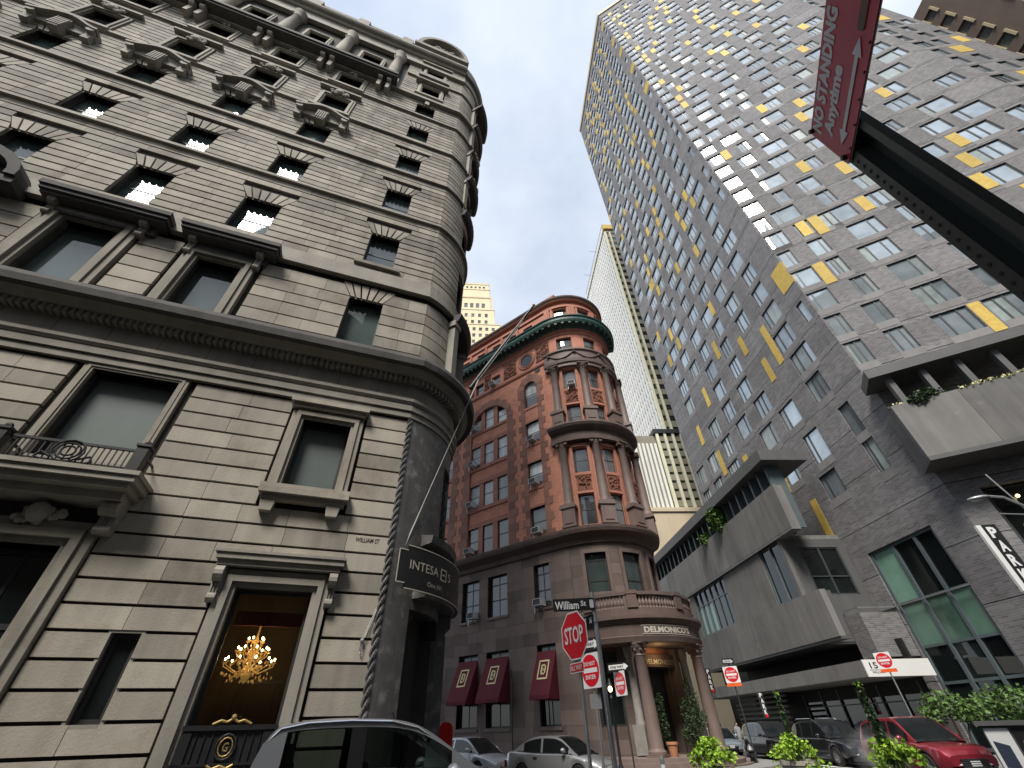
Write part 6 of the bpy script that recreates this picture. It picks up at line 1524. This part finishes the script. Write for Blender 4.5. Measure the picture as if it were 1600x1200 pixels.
# ------------------------------------------------------------------ plants
def clump(mb, c, r, n, s, flat=.4, tone=1., shell=.35):
    for i in range(n):
        d = Vector((random.gauss(0, 1), random.gauss(0, 1), random.gauss(0, 1))).normalized() * (random.random() ** shell)
        mb.leaf((c[0] + d.x * r[0], c[1] + d.y * r[1], c[2] + d.z * r[2]), s * random.uniform(.6, 1.3), random.uniform(-1, 1) * tone, flat)
def planter(az, d, label, plab, rad=.62, h_=.62, spread=1.3):
    loc = pos(az, d); t = thing('planter', label, 'planter', loc, az + 90, 'stone planters in the foreground')
    mb = MB(); mb.lathe([(rad * .74, 0), (rad * .80, .1), (rad * .94, h_ * .5), (rad * .97, h_ * .52), (rad * .97, h_ * .62), (rad, h_ * .64), (rad * 1.03, h_ * .8), (rad * 1.08, h_ * .82), (rad * 1.08, h_), (rad * .95, h_), (rad * .92, h_ - .06), (0, h_ - .06)], (0, 0, 0), 26); mb.build('pot', 'pot', t, smooth=True)
    v = thing('leafy_plant', plab, 'plant', (loc[0], loc[1], h_), az + 90, 'lime green trailing plants')
    mb = MB()
    for i in range(34):
        a = random.uniform(0, 6.28); q = random.uniform(.1, spread) * rad; zz = .12 + .5 * (1 - q / rad / 1.4) * random.uniform(.5, 1.3) ; clump(mb, (q * math.cos(a), q * math.sin(a), zz), (.2, .2, .14), 26, .12)
    for i in range(9):
        a = random.uniform(0, 6.28); clump(mb, (rad * 1.3 * math.cos(a), rad * 1.3 * math.sin(a), random.uniform(-.35, .05)), (.16, .16, .22), 20, .12)
    mb.build('leaves', 'lime_leaf', v, kind='stuff')
    mb = MB()
    for i in range(22): a = random.uniform(0, 6.28); q = random.uniform(.2, 1.05) * rad; mb.tube([(0, 0, -.05), (q * .5 * math.cos(a), q * .5 * math.sin(a), .25), (q * math.cos(a), q * math.sin(a), .1)], .008, 4)
    mb.build('stems', 'green_leaf', v)
planter(18.5, 18.8, 'stone planter in front of the portico steps', 'lime green trailing plant in the planter before the portico steps', .5, .66)
planter(25.9, 22.0, 'stone planter in front of the two dark SUVs', 'lime green trailing plant in the middle planter, with a slim evergreen rising from it', .58, .66)
planter(33.3, 17.4, 'stone planter in front of the red SUV', 'lime green trailing plant in the planter before the red SUV', .55, .66, 1.05)
def slim(az, d, z0, h_, lean, label):
    loc = pos(az, d); t = thing('slim_evergreen', label, 'shrub', (loc[0], loc[1], z0), 90, 'slim evergreens in the planters')
    mb = MB(); mb.tube([(0, 0, -.2), (lean * .5, 0, h_ * .5), (lean, 0, h_ * .95)], .02, 5); mb.build('stem', 'bark', t)
    mb = MB()
    for i in range(30):
        u = i / 29; r_ = .15 * (1 - .55 * u); clump(mb, (lean * u, 0, .15 + u * (h_ - .1)), (r_, r_, .08), 40, .07, 1.2)
    mb.build('foliage', 'dark_leaf', t, kind='stuff')
    mb = MB(); clump(mb, (lean, 0, h_ + .02), (.08, .08, .08), 30, .08); mb.build('new_shoots', 'lime_leaf', t, kind='stuff')
slim(25.9, 22.0, .7, 1.8, 0, 'slim dark evergreen rising from the middle lime green planter')
slim(32.9, 17.3, .7, 1.75, 0, 'slim dark evergreen rising before the red SUV')
def bush(name, label, loc, blobs, n, s, m_, cat='shrub', group=None, trunk=None, pot=None):
    t = thing(name, label, cat, loc, 90, group)
    mb = MB()
    for c, r in blobs: clump(mb, c, r, int(n * r[0] * r[2] * 4), s)
    mb.build('foliage' if not trunk else 'crown', m_, t, kind='stuff')
    st = MB()
    for c, r in blobs: st.tube([(0, 0, 0), (c[0] * .4, c[1] * .4, c[2] * .55), (c[0], c[1], c[2])], .03 if not trunk else trunk * .5, 5)
    if trunk: st.cyl((0, 0, 0), (0, 0, max(.4, blobs[0][0][2] * .7)), trunk, trunk * .6, 8)
    st.build('trunk' if trunk else 'stems', 'bark', t)
    return t
pcl = lambda a, r, z=.5: tuple(dw(PC[0] + r * math.sin(R(a)), PC[1] - r * math.cos(R(a)), z))
bush('potted_shrub', 'dark leafy shrub between the doorway and the outer portico column', pcl(80, 3.1), [((0, 0, 1.2), (.5, .5, .8)), ((.25, .1, 2.2), (.35, .35, .6)), ((-.35, 0, .8), (.45, .45, .5)), ((.45, 0, 1.5), (.35, .35, .4)), ((-.2, .1, 1.9), (.3, .3, .5)), ((.1, 0, 2.9), (.15, .15, .35))], 620, .09, 'dark_leaf', group=None)
bush('potted_shrub', 'thin dark shrub behind the portico column nearest the lamp post', pcl(46, 2.6), [((0, 0, 1.2), (.3, .3, .9)), ((.05, 0, 2.0), (.22, .22, .6))], 900, .09, 'dark_leaf')
t = thing('clay_pot', 'terracotta pot on the steps beside the portico column', 'pot', pcl(46, 3.3), 90); mb = MB(); mb.lathe([(.18, 0), (.26, .45), (.29, .45), (.29, .55), (.24, .55), (.22, .5), (0, .5)], (0, 0, 0), 14); mb.build('pot', 'terrapot', t, smooth=True)
for (x, y, z, lb, bl) in ((14.9, 20.6, .1, 'small leafy green street tree between the white canopy end and the red SUV', [((0, 0, 2.0), (.8, .8, .5)), ((.5, -.3, 1.75), (.6, .6, .4)), ((-.5, .2, 1.65), (.5, .5, .35))]),
                      (17.6, 19.4, .1, 'broad leafy green street tree above the poster boxes', [((0, 0, 2.0), (1.2, 1.0, .42)), ((.9, -.6, 1.8), (.9, .9, .42)), ((-.9, .3, 1.75), (.7, .7, .35)), ((.2, 0, 1.45), (.8, .8, .3))])):
    l_ = dirv(38.3 if x < 16 else 42.6) * (27 if x < 16 else 24)
    bush('street_tree', lb, (l_.x, l_.y, .1), bl, 330, .14, 'green_leaf', 'tree', 'small trees on the right pavement', .06)
bush('terrace_shrub', 'bright green shrub growing over the concrete terrace parapet under the thin roof slab', tuple(tw(-16.2, -4.75, 15.2)), [((0, 0, 1.2), (1.1, .6, 1.2)), ((.9, 0, .4), (.8, .5, .7)), ((-.3, 0, 1.9), (.7, .5, .6))], 260, .3, 'green_leaf', group='plants on the terraces')
bush('terrace_shrub', 'smaller green shrub beside the bright one on the terrace parapet', tuple(tw(-19.6, -4.75, 15.3)), [((0, 0, .5), (.8, .5, .6)), ((.6, 0, .2), (.6, .4, .4))], 260, .26, 'green_leaf', group='plants on the terraces')
bush('terrace_shrub', 'dark needle-leaved shrub on the planter box next to the pale flowers', tuple(t2w(1.6, -1.5, 16.4)), [((0, 0, .5), (1.0, .6, .55)), ((-.7, 0, .3), (.6, .4, .4)), ((.6, 0, .4), (.7, .5, .45))], 750, .16, 'dark_leaf', group='plants on the terraces')
fl = thing('flower_hedge', 'row of pale cream flowers along the planter box edge', 'flowers', tuple(t2w(6, -1.8, 16.6)), aT2, 'plants on the terraces')
mb = MB(); mb2_ = MB()
for i in range(46): x = -2.9 + i * .19 + random.uniform(-.1, .1); clump(mb, (x, random.uniform(-.2, .2), .12 + random.uniform(0, .15)), (.2, .2, .16), 16, .14); clump(mb2_, (x, random.uniform(-.2, .2), .08), (.22, .22, .14), 14, .14)
mb.build('blossoms', 'flower', fl, kind='stuff'); mb2_.build('leaves', 'green_leaf', fl, kind='stuff')
fl = thing('flower_tuft', 'small tuft of pale flowers at the corner of the planter box', 'flowers', tuple(t2w(-.1, -1.6, 16.7)), aT2, 'plants on the terraces')
mb = MB(); clump(mb, (0, 0, .1), (.5, .3, .2), 60, .15); mb.build('blossoms', 'flower', fl, kind='stuff')
# roof plants on the red building
bush('roof_plant', 'sparse twiggy plant on the roof edge of the red building', tuple(dw(-6.6, .6, 37.3)), [((0, 0, .5), (.8, .4, .6)), ((1.2, 0, .3), (.5, .3, .4))], 60, .2, 'green_leaf')
# ------------------------------------------------------------------ people by the garage
def person(label, loc, az, h_, shirt, stride):
    t = thing('person', label, 'person', loc, az, 'people walking by the garage'); s = h_ / 1.75
    pts = [(0, 0, .95), (0, 0, 1.2), (0, 0, 1.42), (0, 0, 1.52), (.02, 0, 1.66), (0, .18, 1.40), (.03 * stride, .24, 1.12), (.12 * stride, .22, .86), (0, -.18, 1.40), (-.03 * stride, -.24, 1.12), (-.1 * stride, -.22, .86), (.08 * stride, .1, .5), (.16 * stride, .1, .07), (.26 * stride + .04, .1, .04), (-.08 * stride, -.1, .5), (-.2 * stride, -.1, .09), (-.1 * stride, -.1, .04)]
    ed = [(0, 1), (1, 2), (2, 3), (3, 4), (2, 5), (5, 6), (6, 7), (2, 8), (8, 9), (9, 10), (0, 11), (11, 12), (12, 13), (0, 14), (14, 15), (15, 16)]
    rad = [.15, .14, .16, .06, .10, .07, .05, .04, .07, .05, .04, .08, .05, .045, .08, .05, .045]
    me = bpy.data.meshes.new('person_body'); me.from_pydata([tuple(c * s for c in q) for q in pts], ed, [])
    o = put('body', me, t); me.materials.append(M[shirt])
    sk = o.modifiers.new('skin', 'SKIN'); 
    for v, r_ in zip(me.skin_vertices[0].data, rad): v.radius = (r_ * s, r_ * s)
    me.skin_vertices[0].data[0].use_root = True
    o.modifiers.new('sub', 'SUBSURF').levels = 1
    mb = MB(); mb.ball((.03 * s, 0, 1.63 * s), .1 * s, 8, (.95, .8, 1.15)); mb.ball((.12 * s, 0, 1.61 * s), .022 * s, 5); mb.build('head', 'skin', t, smooth=True)
    mb = MB(); mb.ball((-.0, 0, 1.67 * s), .108 * s, 8, (1, .86, 1.0)); mb.build('hair', 'hair', t, smooth=True)
person('person in a dark blue top walking by the portico columns', (15.2, 41.8, 0), 10, 1.72, 'cloth_b', 1)
person('person in a pale grey shirt walking beside the garage', (16.6, 42.2, 0), 170, 1.75, 'cloth_g', .8)
person('person in black clothes walking behind the pale car', (17.2, 41.4, 0), 20, 1.7, 'cloth_k', 1)
# ------------------------------------------------------------------ poster box and unidentified fabric-covered hump at the right edge
t = thing('news_box', 'row of street news boxes with printed poster sides behind the red SUV', 'news box', pos(42.3, 20.5), 132)
mb = MB(); mb.box(-.9, .9, 0, .6, .12, 1.48); mb.build('cabinet', 'conc_d', t)
mb = MB(); mb.box(-1.0, 1.0, -.12, .7, 1.48, 1.58); mb.build('roof', 'conc_d', t)
for x0, x1, m_ in ((-.87, -.35, 'sign_white'), (-.3, .3, 'sign_black'), (.35, .87, 'poster')): mb = MB(); mb.box(x0, x1, -.03, -.005, .2, 1.42); mb.build('poster', m_, t)
mb = MB(); mb.ball((-.05, -.04, 1.05), .14, 8, (1, .15, 1.2)); mb.prism([(-.28, .3), (.26, .3), (.2, .7), (-.02, .86), (-.22, .68)], -.045, -.031); mb.build('poster_figure', 'skin', t)
mb = MB(); mb.prism([(-.8, .6), (-.5, .6), (-.5, 1.05), (-.8, 1.15)], -.04, -.031); mb.build('poster_shape', 'cloth_b', t)
t = thing('fabric_hump', 'rounded shape under black fabric with a short yellow strip, close beside the poster boxes', 'covered scooter', pos(44.2, 6.2), 135); t.scale = (.62, .8, .97)  # unidentified dark hump, drawn as black fabric over an unknown shape
mb = MB(); n = 14; vs = []
for j in range(n + 1):
    u = j / n
    for i in range(17):
        a = math.pi * i / 16; rr = .46 * (1 - .25 * u) * (1 + .05 * math.sin(7 * a + 5 * u)); hh = 1.04 + .40 * math.sin(math.pi * min(1, u * .9 + .1)) * 1.0
        vs.append((-1.0 + 2.0 * u, -rr * math.cos(a), hh * math.sin(a) ** .6 if 0 < i < 16 else 0.))
mb.add(vs, [(j * 17 + i, j * 17 + i + 1, (j + 1) * 17 + i + 1, (j + 1) * 17 + i) for j in range(n) for i in range(16)]); mb.build('fabric_cover', 'cloth_k', t, smooth=True)
mb = MB(); mb.box(-.36, -.1, -.43, -.39, 1.18, 1.22); mb.build('yellow_strip', 'yellow_strip', t)
# ------------------------------------------------------------------ chandelier behind the lit window
t = thing('chandelier', 'glowing amber chandelier with many small lamps hanging behind the ground-floor window', 'chandelier', tuple(lw(-1.75, 1.05, 3.0)), aL)
mb = MB(); mb.lathe([(.02, .9), (.025, .55), (.07, .48), (.03, .4), (.05, .25), (.10, .15), (.04, .05), (.08, -.1), (.12, -.2), (.05, -.32), (.0, -.36)], (0, 0, 0), 12); mb.build('stem', 'amber', t, smooth=True)
arms, cr_, bu = MB(), MB(), MB()
for tier, (n, rr, zz) in enumerate(((10, .52, .0), (8, .33, .22), (5, .17, .42))):
    for i in range(n):
        a = 6.2832 * i / n + tier * .3; c_, s_ = math.cos(a), math.sin(a)
        arms.tube([(0, 0, zz - .05), (rr * .5 * c_, rr * .5 * s_, zz - .16), (rr * c_, rr * s_, zz - .03), (rr * c_, rr * s_, zz + .05)], .012, 5)
        arms.lathe([(.02, .05), (.06, .08)], (rr * c_, rr * s_, zz - .03), 8)
        bu.ball((rr * c_, rr * s_, zz + .11), .017, 6, (1, 1, 1.6))
        for q in range(5): cr_.ball((rr * c_ * (.4 + q * .15) + random.uniform(-.04, .04), rr * s_ * (.4 + q * .15) + random.uniform(-.04, .04), zz - .13 - random.uniform(0, .18)), .018, 4, (1, 1, 1.8))
arms.build('arm', 'amber', t); cr_.build('crystals', 'amber', t, kind='stuff'); bu.build('lamps', 'bulb', t)
lp = bpy.data.lights.new('chandelier_light', 'POINT'); lp.energy = 6; lp.color = (1, .66, .3); lp.shadow_soft_size = .3
lo = bpy.data.objects.new('chandelier_light', lp); COL.objects.link(lo); lo.parent = t; lo.location = (0, 0, .1)
# ------------------------------------------------------------------ thin steam over the road by the dark blue SUV
m = bpy.data.materials.new('steam'); m.use_nodes = True; tt = m.node_tree; tt.nodes.clear()
o = N('ShaderNodeOutputMaterial', tt); pv = N('ShaderNodeVolumePrincipled', tt); pv.inputs['Color'].default_value = (.9, .9, .9, 1)
tc_ = N('ShaderNodeTexCoord', tt); ns = N('ShaderNodeTexNoise', tt); ns.inputs['Scale'].default_value = 2.2; ns.inputs['Detail'].default_value = 3
gr_ = N('ShaderNodeTexGradient', tt, gradient_type='SPHERICAL'); mr = N('ShaderNodeMapRange', tt); mr.inputs[1].default_value = .42; mr.inputs[2].default_value = .7; mr.inputs[4].default_value = 1.8
mu = N('ShaderNodeMath', tt, operation='MULTIPLY')
tt.links.new(tc_.outputs['Object'], ns.inputs['Vector']); tt.links.new(tc_.outputs['Object'], gr_.inputs[0]); tt.links.new(ns.outputs[0], mr.inputs[0]); tt.links.new(mr.outputs[0], mu.inputs[0]); tt.links.new(gr_.outputs[0], mu.inputs[1]); tt.links.new(mu.outputs[0], pv.inputs['Density']); tt.links.new(pv.outputs[0], o.inputs['Volume'])
M['steam'] = m
mb = MB(); mb.ball((0, 0, 0), 1, 10); o = mb.build('steam', 'steam', None, kind='stuff', label='thin white steam drifting over the road before the dark blue SUV', category='steam'); o.location = pos(32.3, 25); o.location.z = .75; o.scale = (1.1, 1.1, .85)

lp = bpy.data.lights.new('portico_light', 'POINT'); lp.energy = 9; lp.color = (1, .68, .32); lp.shadow_soft_size = .2
lo = bpy.data.objects.new('portico_light', lp); COL.objects.link(lo); lo.location = dw(PC[0] + 2.6 * math.sin(R(62)), PC[1] - 2.6 * math.cos(R(62)), 4.75)
